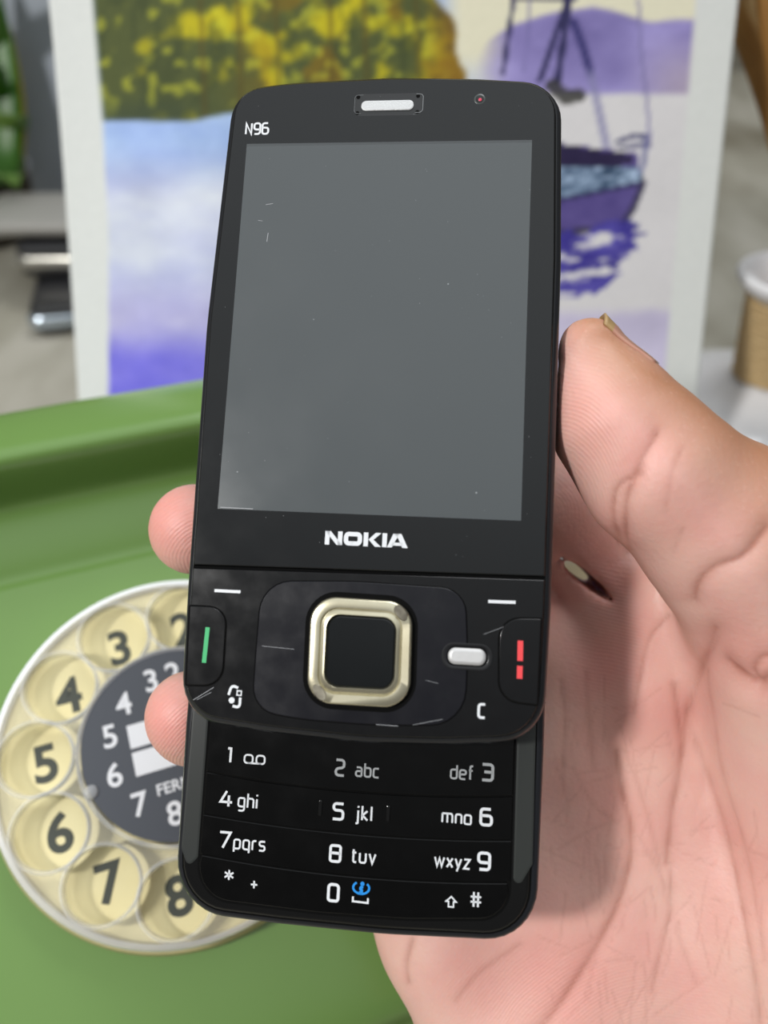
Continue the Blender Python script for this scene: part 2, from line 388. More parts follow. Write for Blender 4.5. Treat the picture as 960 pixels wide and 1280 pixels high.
rings += [[(*p, .9) for p in inset(b, -.35)], [(*p, .92) for p in inset(b, -.12)], [(*p, .75) for p in b], [(*p, .3) for p in b]]
V = [p for r in rings for p in r]; Fc = []
for k in range(len(rings) - 1):
    for i in range(N_): j = (i + 1) % N_; Fc.append((k * N_ + i, k * N_ + j, (k + 1) * N_ + j, (k + 1) * N_ + i))
m = Mesh(); m.add(V, Fc); rg = m.build('navigation_ring', M_silver, phone, True, angle=40); rg['label'] = 'worn champagne metal ring around the select key'
for cx, cy, sgn in ((-4.9, -53.05, 1), (5.7, -41.7, 1)):
    m = Mesh(); P = [(cx + 1.15 * math.cos(q) * .8 + .9 * math.sin(q) * .5 * (-1), cy + 1.15 * math.cos(q) * .8 * (-1) + .75 * math.sin(q) * -.8) for q in np.linspace(0, 2 * math.pi, 20, False)]
    plate(m, P, [(0, 1.0), (.1, 1.125)]); w_ = m.build('worn_corner', M_worn, rg)
m = Mesh(); plate(m, RI, [(.05, .1), (.05, .6), (.3, .72)]); sk = m.build('select_key', gloss_black('select_gloss', (.003, .004, .0045), .06), phone, True, angle=50)
# menu button
m = Mesh(); plate(m, rnd([(11.5, -45.3), (18.3, -45.3), (18.3, -48.9), (11.5, -48.9)], 1.6), [(0, 0), (0, .17), (.2, .20), (.55, .10)]); m.build('button_well', gloss_black('well', (.012, .012, .013), .15), phone, True, angle=50)
m = Mesh(); plate(m, rnd([(12.2, -45.75), (17.6, -45.75), (17.6, -48.35), (12.2, -48.35)], 1.05), [(0, .2), (0, .24), (.1, .24)]); m.build('menu_button_edge', M_gap, phone)
m = Mesh(); plate(m, rnd([(12.35, -45.95), (17.45, -45.95), (17.45, -48.2), (12.35, -48.2)], 1.0), [(0, .2), (0, .5), (.15, .66), (.45, .74)]); mb = m.build('menu_button', M_button, phone, True, angle=50); mb['label'] = 'small silver menu button'
# C and multimedia marks
m = Mesh(); text(m, 'C', 16.75, -55.05, 1.75, .34, .02, xs=.95); m.build('clear_mark', M_print, phone)
m = Mesh(); cx, cy = -16.95, -54.5
ribbon(m, rnd([(cx + .35, cy + 1.25), (cx - .6, cy + 1.55), (cx - .95, cy + .2)], .7, False), .36, .02)
ribbon(m, rnd([(cx - .25, cy - 1.25), (cx + .75, cy - 1.45), (cx + .75, cy - .05)], .7, False), .36, .02)
ribbon(m, [(cx + .25, cy + .85), (cx + .85, cy + .85), (cx + .85, cy + .25), (cx + .25, cy + .25)], .17, .02, True)
lathe(m, [(.42, .0), (.42, .02)], (cx - .45, cy - .5, 0), 18, True); m.build('media_mark', M_print, phone)
# scratches and dust
m = Mesh()
for p0, p1, w in (((-22.9, -55.3), (-20.1, -53.4), .07), ((-22.4, -55.25), (-20.4, -54.1), .05), ((9.5, -50.6), (11.2, -50.9), .04), ((17, -44.0), (20.5, -42.5), .04), ((-13.6, -47.3), (-9, -47.5), .05),
                 ((-17.9, 18.3), (-16.8, 18.5), .08), ((-18.9, 15.8), (-18.2, 15.7), .07), ((-17.2, 13.8), (-17.3, 12.4), .10), ((-21.2, -28.0), (-16.4, -28.05), .09), ((8, -56.6), (12, -55.6), .05), ((3, -56.9), (6, -56.9), .07)):
    ribbon(m, [p0, p1], w, .135 if p0[1] < -37 and abs(p0[0]) < 14 else .03)
for k in range(60):
    x, y = rng.uniform(-23, 23), rng.uniform(-35, 37); r = rng.uniform(.02, .045); lathe(m, [(r, .012), (r, .03)], (x, y, 0), 6, True)
o = m.build('scratches', M_scratch, phone); o['kind'] = 'stuff'
# side keys of the slider: slim relief lines along the left side
m = Mesh(); box(m, -26.35, -26.0, 5, 19, -5.6, -3.9); m.build('side_key', M_shell, phone)
# ---- lower keypad body
B = -7.5
bod = rnd([(-26.2, 12), (26.4, 12), (26.4, -60), (26.0, -86.0), (5, -87.0), (-10, -87.0), (-26.2, -86.6), (-26.7, -60)], [5, 5, 90, 7.5, 90, 90, 8.0, 90], n=8)
m = Mesh(); plate(m, bod, [(3.2, -18), (1.2, -17.4), (.2, -16), (0, -14), (0, B - 1.4), (.12, B - .8), (.5, B - .45), (1.2, B - .4)][0:]); m.build('keypad_shell', M_shell, phone, True, angle=50)
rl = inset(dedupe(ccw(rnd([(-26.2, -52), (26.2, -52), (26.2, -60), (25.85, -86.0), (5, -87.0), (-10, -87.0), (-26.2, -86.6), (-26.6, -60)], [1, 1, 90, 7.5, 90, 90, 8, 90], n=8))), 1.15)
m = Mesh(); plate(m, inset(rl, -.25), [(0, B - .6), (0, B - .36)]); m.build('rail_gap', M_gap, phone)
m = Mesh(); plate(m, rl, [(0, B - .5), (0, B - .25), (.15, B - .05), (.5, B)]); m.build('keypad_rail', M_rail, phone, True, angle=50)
for sp in ([(-25.45, -54), (-22.95, -54), (-22.85, -78.6), (-24.3, -80.2), (-25.55, -77.5)], [(22.45, -54), (25.1, -54), (25.15, -75.5), (23.6, -78.3), (22.5, -78)]):  # added pale strips that paint the reflection along both rail sides
    m = Mesh(); plate(m, rnd(sp, [.1, .1, .6, .8, 1.2]), [(0, B - .1), (.05, B + .05), (.3, B + .09)]); m.build('rail_sheen', M_railsheen, phone, True, angle=50)
inn = rnd([(-22.6, -54), (22.0, -54), (21.9, -82.9), (8, -84.2), (-5, -84.5), (-22.5, -84.0)], [.5, .5, 4.2, 60, 60, 4.8], n=8)
m = Mesh(); plate(m, inset(dedupe(ccw(inn)), -.38), [(0, B - .1), (0, B + .02), (.1, B + .03)]); m.build('keypad_gap', M_gap, phone)
rows = [(-53.5, -53.5, -66.45, -67.55), (-66.6, -67.7, -72.45, -73.4), (-72.6, -73.55, -78.1, -79.15), (-78.25, -79.3, -90, -90)]
row_legends = [
    [('1', -19.55, -64.85, 0), ('2', -3.3, -65.5, 0), ('def', 13.3, -64.7, 1)],
    [('4', -20.1, -71.1, 0), ('5', -3.35, -71.6, 0), ('mno', 12.35, -70.8, 1)],
    [('7', -19.8, -76.9, 0), ('8', -3.4, -77.4, 0), ('wxyz', 11.55, -76.8, 1)], []]
ptilt = -.0
for ri, (ye, yc, ze, zc) in enumerate(rows):
    f1 = lambda p, e=ye, c=yc: (c + (e - c) * (p[0] / 22) ** 2) - p[1]; f2 = lambda p, e=ze, c=zc: p[1] - (c + (e - c) * (p[0] / 22) ** 2)
    xs_ = np.linspace(-22.6, 22.1, 24)
    dense = dedupe(ccw(inn))
    strip = [np.array((x, yc + (ye - yc) * (x / 22) ** 2)) for x in xs_] + [np.array((x, zc + (ze - zc) * (x / 22) ** 2)) for x in xs_[::-1]]
    if ri == 3:
        lowpts = [p for p in dense if p[1] < -78.6]
        # order of the lower outline from left to right
        lowpts = sorted(lowpts, key=lambda p: (math.atan2(p[1] + 76, p[0])))
        strip = [np.array((x, yc + (ye - yc) * (x / 22) ** 2)) for x in np.linspace(-22.3, 21.7, 24)] + sorted([p for p in lowpts], key=lambda p: -math.atan2(-(p[0] + .3), -(p[1] + 76)) if False else math.atan2(p[0] + .3, p[1] + 76) if False else 0)
        L2 = sorted(lowpts, key=lambda p: math.atan2(p[1] + 70, p[0] + .3), reverse=True)      # right side first, then bottom, then left
        strip = strip[:24] + L2
    m = Mesh(); plate(m, dedupe(strip), [(0.02, B), (.02, B + .14), (.1, B + .2)]); kr = m.build('key_row', M_keys, phone, True, angle=30)
    z = B + .215; a_ = .024
    for (s, x, y, right) in row_legends[ri]:
        m = Mesh(); dim = ri == 0 and x > -10
        if s == '1':
            text(m, '1', x, y, 2.1, .34, z)
            for q in (-16.35, -14.55): ribbon(m, rnd([(q - .1, y + .1), (q + .62, y + .1), (q + .62, y + 1.25), (q - .62, y + 1.25), (q - .62, y + .1), (q + .1, y + .1)], .42, False), .26, z)
            ribbon(m, [(-16.5, y + .1), (-14.4, y + .1)], .26, z)
        elif s == '2': text(m, '2', x, y, 2.15, .36, z); text(m, 'abc', -.35, y + .1, 1.85, .26, z, gap=.23)
        elif s == 'def': text(m, 'def', x, y, 1.85, .26, z, gap=.23); text(m, '3', 17.75, y + .1, 2.15, .40, z, xs=1.25)
        elif s == '4': text(m, '4', x, y, 2.15, .34, z, xs=1.35); text(m, 'ghi', -17.4, y + .05, 1.95, .26, z, gap=.25)
        elif s == '5':
            text(m, '5', x, y, 2.15, .38, z, xs=1.25); text(m, 'jkl', .1, y + .15, 1.95, .27, z, gap=.28)
        elif s == 'mno': text(m, 'mno', x, y, 1.85, .26, z, gap=.24); text(m, '6', 17.75, y + .1, 2.15, .40, z, xs=1.25)
        elif s == '7': text(m, '7', x, y, 2.15, .34, z, xs=1.35); text(m, 'pqrs', -17.6, y + .05, 1.9, .26, z, gap=.26)
        elif s == '8': text(m, '8', x, y, 2.15, .38, z, xs=1.2); text(m, 'tuv', -.25, y + .15, 1.95, .27, z, gap=.27)
        elif s == 'wxyz': text(m, 'wxyz', x, y, 1.85, .26, z, gap=.22); text(m, '9', 17.65, y + .1, 2.2, .40, z, xs=1.25)
        m.build('key_legend', M_printdim if dim else M_print, kr)
    if ri == 1:
        for qx in (-5.25, 4.62):
            m = Mesh(); plate(m, rnd([(qx - .3, -71.4), (qx + .3, -71.4), (qx + .3, -69.1), (qx - .3, -69.1)], .28), [(0, B + .19), (.05, B + .33), (.14, B + .36)]); m.build('guide_bump', M_rail, kr, True)
    if ri == 3:
        m = Mesh(); text(m, '*', -18.65, -82.6, 2.7, .26, z, gap=0, xs=.95); m.build('key_legend', M_print, kr)
        m = Mesh(); text(m, '+', -14.7, -82.3, 2.2, .24, z, xs=.95); m.build('key_legend', M_print, kr)
        m = Mesh(); text(m, '0', -3.35, -82.75, 2.2, .40, z, xs=1.15); m.build('key_legend', M_print, kr)
        m = Mesh(); ribbon(m, [(.2, -81.9), (.2, -82.55), (2.35, -82.6), (2.35, -81.95)], .26, z); m.build('key_legend', M_print, kr)
        m = Mesh()
        circ = [(1.3 + 1.15 * math.cos(q), -80.65 + .8 * math.sin(q)) for q in np.linspace(math.radians(125), math.radians(405), 26)]
        ribbon(m, circ, .30, z); ribbon(m, rnd([(1.55, -80.45), (1.1, -80.7), (1.5, -81.1), (1.1, -81.35)], .2, False), .42, z); lathe(m, [(.3, z - .01), (.3, z)], (1.45, -80.1, 0), 14, True); g_ = m.build('info_mark', M_blue, kr); g_['label'] = 'blue round information mark'
        m = Mesh(); ribbon(m, [(13.35, -81.35), (14.05, -80.7), (14.75, -81.35), (14.4, -81.35), (14.4, -82.05), (13.7, -82.05), (13.7, -81.35)], .2, z, True); m.build('key_legend', M_print, kr)
        m = Mesh(); text(m, '#', 16.75, -81.75, 1.95, .26, z, xs=1.2); m.build('key_legend', M_print, kr)

# ---------------------------------------------------------------- hand
def smin(a, b, k):
    h_ = np.clip(.5 + .5 * (b - a) / k, 0, 1); return b + (a - b) * h_ - k * h_ * (1 - h_)
def cone(P, a, b, ra, rb):
    a = np.array(a, np.float32); b = np.array(b, np.float32); ab = b - a; L = float(ab @ ab)
    t = ((P[0] - a[0]) * ab[0] + (P[1] - a[1]) * ab[1] + (P[2] - a[2]) * ab[2]) / L
    t = np.clip(t, 0, 1); dx = P[0] - a[0] - t * ab[0]; dy = P[1] - a[1] - t * ab[1]; dz = P[2] - a[2] - t * ab[2]
    return np.sqrt(dx * dx + dy * dy + dz * dz) - (ra + (rb - ra) * t)
def chain(P, pts, k=2.5):
    d = None
    for (a, ra), (b, rb) in zip(pts[:-1], pts[1:]):
        c = cone(P, a, b, ra, rb); d = c if d is None else smin(d, c, k)
    return d
def ellip(P, c, ax, rad):
    """ellipsoid, ax = 3x3 rows of unit axes"""
    q = [((P[0] - c[0]) * a[0] + (P[1] - c[1]) * a[1] + (P[2] - c[2]) * a[2]) / r for a, r in zip(ax, rad)]
    k0 = np.sqrt(q[0] ** 2 + q[1] ** 2 + q[2] ** 2); return (k0 - 1) * min(rad)
def J(x, y, d, rpx): return (px(x, y, d), rpx * d / F)
def surface_nets(V, org, h_):
    sg = V < 0; nx, ny, nz = V.shape; acc = np.zeros((nx - 1, ny - 1, nz - 1, 3), np.float32); cnt = np.zeros((nx - 1, ny - 1, nz - 1), np.int16)
    cs = [(i, j, k) for i in (0, 1) for j in (0, 1) for k in (0, 1)]
    sl = lambda A, c: A[c[0]:nx - 1 + c[0], c[1]:ny - 1 + c[1], c[2]:nz - 1 + c[2]]
    for a_ in cs:
        for ax in range(3):
            if a_[ax]: continue
            b_ = list(a_); b_[ax] = 1
            v0, v1 = sl(V, a_), sl(V, b_); cr = sl(sg, a_) != sl(sg, b_)
            w = np.nonzero(cr); t = v0[w] / (v0[w] - v1[w]); p = np.tile(np.array(a_, np.float32), (len(t), 1)); p[:, ax] += t
            acc[w] += p; cnt[w] += 1
    w = np.nonzero(cnt); vid = -np.ones(cnt.shape, np.int32); vid[w] = np.arange(len(w[0]))
    verts = (np.stack(w, 1) + acc[w] / cnt[w][:, None]) * h_ + org
    quads = []
    for ax in range(3):
        b_ = [0, 0, 0]; b_[ax] = 1
        A = sg[:nx - b_[0], :ny - b_[1], :nz - b_[2]]; Bq = sg[b_[0]:, b_[1]:, b_[2]:]
        i = np.stack(np.nonzero(A != Bq), 1); o1, o2 = (ax + 1) % 3, (ax + 2) % 3
        i = i[(i[:, o1] > 0) & (i[:, o2] > 0) & (i[:, o1] < V.shape[o1] - 1) & (i[:, o2] < V.shape[o2] - 1)]
        ins = A[tuple(i.T)]; d1 = np.zeros(3, int); d1[o1] = 1; d2 = np.zeros(3, int); d2[o2] = 1
        q = [vid[tuple((i - d1 - d2).T)], vid[tuple((i - d2).T)], vid[tuple(i.T)], vid[tuple((i - d1).T)]]
        q = np.stack(q, 1); q[~ins] = q[~ins][:, ::-1]; quads.append(q)
    return verts, np.concatenate(quads)
H_ = 1.0
lo = np.array([-50, -192, -168], np.float32); hi = np.array([146, 32, -72], np.float32)
axs = [np.arange(lo[i], hi[i], H_, dtype=np.float32) for i in range(3)]
P = np.meshgrid(*axs, indexing='ij', sparse=True)
def unit(v): v = np.array(v, float); return v / np.linalg.norm(v)
# palm: the four hand bones, thumb ball, heel
wrist = px(980, 1480, 138)
palm = chain(P, [(wrist, 19), (px(870, 1150, 143), 17.0), J(800, 850, 139, 78), J(775, 775, 138, 62)], 4)
palm = smin(palm, chain(P, [(wrist, 19), (px(770, 1180, 143), 17), J(690, 900, 142, 70)], 4), 6)
palm = smin(palm, chain(P, [(wrist - np.array([5, 0, 0]), 19), (px(690, 1240, 137), 16), J(600, 960, 141, 66)], 4), 6)
palm = smin(palm, chain(P, [(wrist - np.array([8, 0, 0]), 19), (px(650, 1300, 134), 16.0), J(560, 1160, 135, 84), J(500, 1060, 137, 64)], 4), 7)
palm = smin(palm, chain(P, [(wrist, 20), (np.array([122., -165., -100.]), 24)], 5), 10)
# fingers
idx = chain(P, [J(800, 775, 140, 66), J(690, 640, 143, 72), J(560, 500, 144, 62), J(460, 430, 142, 55), J(380, 420, 139, 48)])
mid_ = chain(P, [J(712, 840, 143, 68), J(600, 745, 143, 66), J(440, 680, 141, 60), J(320, 668, 136, 54), J(246, 662, 129.5, 52), J(243, 661, 128.5, 53)])
rin = chain(P, [J(640, 930, 143, 66), J(520, 900, 142, 64), J(400, 890, 139, 60), J(300, 900, 135, 55), J(244, 898, 128, 54), J(236, 893, 126, 52)])
lit = chain(P, [J(540, 1030, 141, 60), J(470, 1010, 140, 56), J(380, 1010, 138, 52), J(310, 1030, 134, 46), J(290, 1035, 132, 44)])
fing = smin(smin(idx, mid_, 1.0), smin(rin, lit, 1.0), 1.0)
hand = smin(palm, fing, 5.0)
# thumb
th = chain(P, [J(737, 437, 114, 40), J(771, 526, 113.5, 76), J(822, 590, 113, 88), J(915, 668, 116, 107), J(1010, 790, 122, 135), J(1040, 960, 128, 150)], 4)
hand = smin(hand, th, 3.0)
thenar = chain(P, [J(1040, 940, 128, 110), J(1000, 1150, 130, 120), (px(985, 1400, 134), 18)], 5)
hand = smin(hand, thenar, 8)
web = chain(P, [J(805, 745, 137, 55), J(900, 800, 134, 70), J(980, 900, 130, 100)], 4)
hand = smin(hand, web, 5)
# gap between the first two fingers, open to what lies behind
g0 = px(700, 699, 140); g1 = px(739, 731, 140)
gdir = unit(px(722, 714, 140)); along = unit(g1 - g0); cr3 = np.cross(gdir, along)
gp = ellip(P, px(720, 713, 142), [along, unit(cr3), gdir], (5.6, .98, 90)) 
hand = np.maximum(hand, -gp)
# the phone pushes the skin in
rel = [P[i] - T3[i] for i in range(3)]
uu = R3[0, 0] * rel[0] + R3[1, 0] * rel[1] + R3[2, 0] * rel[2]; vv = R3[0, 1] * rel[0] + R3[1, 1] * rel[1] + R3[2, 1] * rel[2]; ww = R3[0, 2] * rel[0] + R3[1, 2] * rel[1] + R3[2, 2] * rel[2]
def rbox(u0, u1, v0, v1, w0, w1, r):
    q = [np.abs(a_ - (m0 + m1) / 2) - ((m1 - m0) / 2 - r) for a_, m0, m1 in ((uu, u0, u1), (vv, v0, v1), (ww, w0, w1))]
    return np.sqrt(sum(np.maximum(x, 0) ** 2 for x in q)) + np.minimum(np.maximum(np.maximum(q[0], q[1]), q[2]), 0) - r
pb = np.minimum(rbox(-26.4, 26.6, -60, 40, -9.1, 2, 1.0), rbox(-26.8, 26.6, -87.2, 12.5, -18.1, -4, 1.0))
hand = np.maximum(hand, -(pb - .12))
hand[0] = hand[-1] = 1; hand[:, 0] = hand[:, -1] = 1; hand[:, :, 0] = hand[:, :, -1] = 1
hv, hf = surface_nets(hand, lo, H_)
del uu, vv, ww, pb
tmp = mk('tmp_hand', hv, hf, None)
sm = tmp.modifiers.new('s', 'SMOOTH'); sm.factor = .5; sm.iterations = 2
sb = tmp.modifiers.new('d', 'SUBSURF'); sb.levels = 1; sb.render_levels = 1
dg = bpy.context.evaluated_depsgraph_get(); ev = tmp.evaluated_get(dg); hm = bpy.data.meshes.new_from_object(ev)
bpy.data.objects.remove(tmp)
n = len(hm.vertices); co = np.empty(n * 3, np.float32); hm.vertices.foreach_get('co', co); co = co.reshape(-1, 3)
no = np.empty(n * 3, np.float32); hm.vertices.foreach_get('normal', no); no = no.reshape(-1, 3)
X = co[:, 0] / -co[:, 2] * F + 480; Y = 640 - co[:, 1] / -co[:, 2] * F
view = -co / np.linalg.norm(co, axis=1, keepdims=True); facing = (no * view).sum(1)
def dist_poly(X, Y, pts):
    d = np.full(len(X), 1e9, np.float32); pts = np.array(pts, float)
    for a_, b_ in zip(pts[:-1], pts[1:]):
        ab = b_ - a_; t = np.clip(((X - a_[0]) * ab[0] + (Y - a_[1]) * ab[1]) / (ab @ ab), 0, 1)
        d = np.minimum(d, np.hypot(X - a_[0] - t * ab[0], Y - a_[1] - t * ab[1]))
    return d
def spline(pts, k=8):
    pts = np.array(pts, float); Q = np.vstack([2 * pts[0] - pts[1], pts, 2 * pts[-1] - pts[-2]]); out = []
    for i in range(1, len(Q) - 2):
        for t in np.linspace(0, 1, k, False):
            out.append(.5 * (2 * Q[i] + (Q[i + 1] - Q[i - 1]) * t + (2 * Q[i - 1] - 5 * Q[i] + 4 * Q[i + 1] - Q[i + 2]) * t * t + (-Q[i - 1] + 3 * Q[i] - 3 * Q[i + 1] + Q[i + 2]) * t ** 3))
    out.append(pts[-1]); return out
CREASE = [  # (points, half width px, depth mm, colour weight)
    ([(822, 542), (800, 580), (782, 625), (781, 670), (786, 688)], 3.5, .40, .8),
    ([(800, 592), (770, 610), (766, 650), (776, 680)], 3.0, .35, .7),
    ([(852, 560), (838, 600), (832, 640)], 2.5, .12, .3),
    ([(960, 660), (930, 695), (893, 710), (872, 730), (866, 752)], 4.5, .5, .8),
    ([(853, 662), (842, 690)], 2, .12, .3),
    ([(892, 790), (870, 840), (860, 900), (852, 960), (840, 1020), (834, 1080)], 4.0, .45, .7),
    ([(893, 800), (868, 850), (864, 905), (880, 960), (905, 1040), (925, 1130), (945, 1240), (950, 1290)], 3.5, .35, .5),
    ([(770, 940), (778, 990), (790, 1040), (784, 1100), (760, 1160), (724, 1220), (690, 1270), (660, 1300)], 4.0, .40, .8),
    ([(842, 855), (850, 900), (858, 945)], 3, .25, .6),
    ([(835, 770), (812, 800), (800, 850), (792, 890)], 3, .2, .5),
    ([(838, 1080), (838, 1140), (826, 1190), (815, 1240)], 3, .25, .5),
    ([(780, 940), (800, 990), (820, 1060), (838, 1140), (870, 1230)], 2.5, .15, .3),
    ([(880, 840), (892, 900), (900, 960), (935, 1080), (955, 1200)], 3, .2, .3),
    ([(733, 840), (735, 900), (742, 960)], 2.5, .15, .4),
    ([(715, 960), (745, 1010), (800, 1050), (840, 1120)], 2.0, .10, .3),
    ([(700, 1060), (745, 1035), (800, 1020)], 1.8, .08, .25),
    ([(515, 1175), (508, 1205), (510, 1228)], 3, .4, .6),
    ([(570, 1250), (600, 1215), (650, 1180)], 3, .12, .4),
    ([(906, 830), (928, 850), (946, 858), (962, 850)], 5, .9, .9),
    ([(946, 858), (940, 840), (950, 825), (965, 822)], 4, .5, .6),
    ([(700, 850), (706, 900), (703, 960)], 2.5, .2, .4),
]
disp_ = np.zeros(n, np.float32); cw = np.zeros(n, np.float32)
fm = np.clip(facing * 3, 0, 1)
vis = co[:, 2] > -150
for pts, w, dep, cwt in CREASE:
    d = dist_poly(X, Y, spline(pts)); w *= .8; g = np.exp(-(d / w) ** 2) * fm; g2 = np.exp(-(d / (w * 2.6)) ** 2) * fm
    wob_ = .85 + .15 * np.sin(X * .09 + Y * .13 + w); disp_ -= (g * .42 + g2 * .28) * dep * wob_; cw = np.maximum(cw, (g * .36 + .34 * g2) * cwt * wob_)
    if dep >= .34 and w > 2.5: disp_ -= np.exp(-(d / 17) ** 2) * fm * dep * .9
# soft fleshy swellings
rs = np.random.RandomState(2)
for k in range(60):
    cx, cy, r = rs.uniform(690, 1000), rs.uniform(600, 1320), rs.uniform(25, 60)
    disp_ += np.exp(-(((X - cx) ** 2 + (Y - cy) ** 2) / r ** 2)) * rs.uniform(-.10, .10)
# fine short skin lines on the palm
for k in range(90):
    cx, cy = rs.uniform(690, 960), rs.uniform(880, 1280); an = rs.uniform(-.6, 1.9) if k % 2 else rs.uniform(1.2, 1.9); L = rs.uniform(12, 45)
    p0 = (cx - math.cos(an) * L, cy + math.sin(an) * L); p1 = (cx + math.cos(an) * L, cy - math.sin(an) * L)
    d = dist_poly(X, Y, [p0, p1]); g = np.exp(-(d / 1.6) ** 2) * fm; disp_ -= g * .045; cw = np.maximum(cw, g * .15)
co2 = co + no * disp_[:, None]
wc = c2w(co2).astype(np.float32)
hm.vertices.foreach_set('co', wc.ravel()); hm.update()
# skin tone attributes: crease, tanned back of the thumb, reddish patches
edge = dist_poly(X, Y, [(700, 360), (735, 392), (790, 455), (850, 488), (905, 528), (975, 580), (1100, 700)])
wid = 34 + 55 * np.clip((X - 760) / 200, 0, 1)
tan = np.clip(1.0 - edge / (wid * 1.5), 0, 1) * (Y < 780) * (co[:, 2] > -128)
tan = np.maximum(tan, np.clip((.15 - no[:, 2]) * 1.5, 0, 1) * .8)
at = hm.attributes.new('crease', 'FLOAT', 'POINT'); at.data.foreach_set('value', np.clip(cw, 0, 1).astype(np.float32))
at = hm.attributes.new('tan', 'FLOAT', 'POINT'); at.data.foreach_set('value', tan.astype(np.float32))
red = np.zeros(n, np.float32)
for cx, cy, r, w in ((740, 520, 60, .5), (800, 560, 55, .3), (730, 700, 70, .6), (765, 830, 60, .7), (800, 900, 70, .5), (700, 1230, 110, .5), (600, 1230, 60, .4), (770, 1000, 70, .35), (930, 820, 60, .5), (960, 1100, 80, .4), (205, 650, 60, .8), (205, 900, 60, .8), (860, 650, 60, .35)):
    red = np.maximum(red, w * np.exp(-((X - cx) ** 2 + (Y - cy) ** 2) / r ** 2))
at = hm.attributes.new('flush', 'FLOAT', 'POINT'); at.data.foreach_set('value', red)
# ridge coordinates (mm): rings around a pad centre, so prints curve on thumb, web and heel
rx = X.copy(); ry = Y.copy()
def whorl(cx, cy, sx_, sy_): return np.hypot((X - cx) / sx_, (Y - cy) / sy_)
ridge = np.where(X < 400, whorl(260, 700, 1, 1) * (Y < 780) + whorl(270, 960, 1, 1) * (Y >= 780), np.where((Y < 700) & (X < 900), whorl(690, 640, 1.0, 1.3), np.where(Y < 1060, whorl(640, 1150, 1.3, 1), whorl(840, 1420, 1, 1))))
at = hm.attributes.new('ridge', 'FLOAT', 'POINT'); at.data.foreach_set('value', ridge.astype(np.float32))
padm = np.maximum.reduce([np.exp(-((X - 745) / 60) ** 2 - ((Y - 530) / 95) ** 2), np.exp(-((X - 765) / 45) ** 2 - ((Y - 790) / 90) ** 2), .7 * np.exp(-((X - 700) / 150) ** 2 - ((Y - 1240) / 60) ** 2), .9 * (X < 400), .4 * np.exp(-((X - 860) / 30) ** 2 - ((Y - 810) / 60) ** 2)])
at = hm.attributes.new('pad', 'FLOAT', 'POINT'); at.data.foreach_set('value', padm.astype(np.float32))
hm.polygons.foreach_set('use_smooth', [True] * len(hm.polygons))
def skin_mat():
    m = material('skin', (.72, .4, .32), .5); t = m.node_tree; b = t.nodes['Principled BSDF']; N = t.nodes.new; L = t.links.new
    def A(nm):
        a_ = N('ShaderNodeAttribute'); a_.attribute_name = nm; return a_.outputs['Fac']
    co_ = N('ShaderNodeTexCoord').outputs['Object']
    def noise(s, d=3):
        q = N('ShaderNodeTexNoise'); q.inputs['Scale'].default_value = s; q.inputs['Detail'].default_value = d; L(co_, q.inputs['Vector']); return q.outputs['Fac']
    def mix(f, a_, c):
        q = N('ShaderNodeMix'); q.data_type = 'RGBA'
        if isinstance(f, float): q.inputs[0].default_value = f
        else: L(f, q.inputs[0])
        for sck, val in ((q.inputs[6], a_), (q.inputs[7], c)):
            if isinstance(val, tuple): sck.default_value = val
            else: L(val, sck)
        return q.outputs[2]
    def math_(op, a_, c):
        q = N('ShaderNodeMath'); q.operation = op
        for i, val in enumerate((a_, c)):
            if isinstance(val, (int, float)): q.inputs[i].default_value = val
            else: L(val, q.inputs[i])
        return q.outputs[0]
    r = N('ShaderNodeMapRange'); L(noise(90, 4), r.inputs[0]); r.inputs[1].default_value = .35; r.inputs[2].default_value = .7
    c = mix(r.outputs[0], lin(233, 190, 176), lin(228, 174, 163))
    c = mix(A('flush'), c, lin(226, 150, 140))
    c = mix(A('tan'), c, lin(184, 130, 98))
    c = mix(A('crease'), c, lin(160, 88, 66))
    r2 = N('ShaderNodeMapRange'); L(noise(1400, 2), r2.inputs[0]); r2.inputs[1].default_value = .6; r2.inputs[2].default_value = .75; r2.inputs[4].default_value = .13
    c = mix(r2.outputs[0], c, lin(238, 198, 186))
    L(c, b.inputs['Base Color'])
    b.inputs['Subsurface Weight'].default_value = .25; b.inputs['Subsurface Radius'].default_value = (1, .35, .2); b.inputs['Subsurface Scale'].default_value = .0022
    wv = math_('SINE', math_('MULTIPLY', math_('ADD', A('ridge'), math_('MULTIPLY', noise(90, 1), 20.0)), 2 * math.pi / 4.4), 0)
    hgt = math_('ADD', math_('MULTIPLY', math_('MULTIPLY', wv, A('pad')), .30), math_('MULTIPLY', noise(1100, 3), 1.1))
    vo = N('ShaderNodeTexVoronoi'); vo.inputs['Scale'].default_value = 1300; L(co_, vo.inputs['Vector']); hgt = math_('ADD', hgt, math_('MULTIPLY', vo.outputs['Distance'], .5))
    bp = N('ShaderNodeBump'); bp.inputs['Strength'].default_value = .55; bp.inputs['Distance'].default_value = .00009; L(hgt, bp.inputs['Height']); L(bp.outputs[0], b.inputs['Normal'])
    return m
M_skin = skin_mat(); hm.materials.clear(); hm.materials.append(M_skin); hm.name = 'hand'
hand_o = bpy.data.objects.new('hand', hm); COL.objects.link(hand_o)
tag(hand_o, "person's bare right hand gripping the black slider phone, thumb along its right side", 'hand')
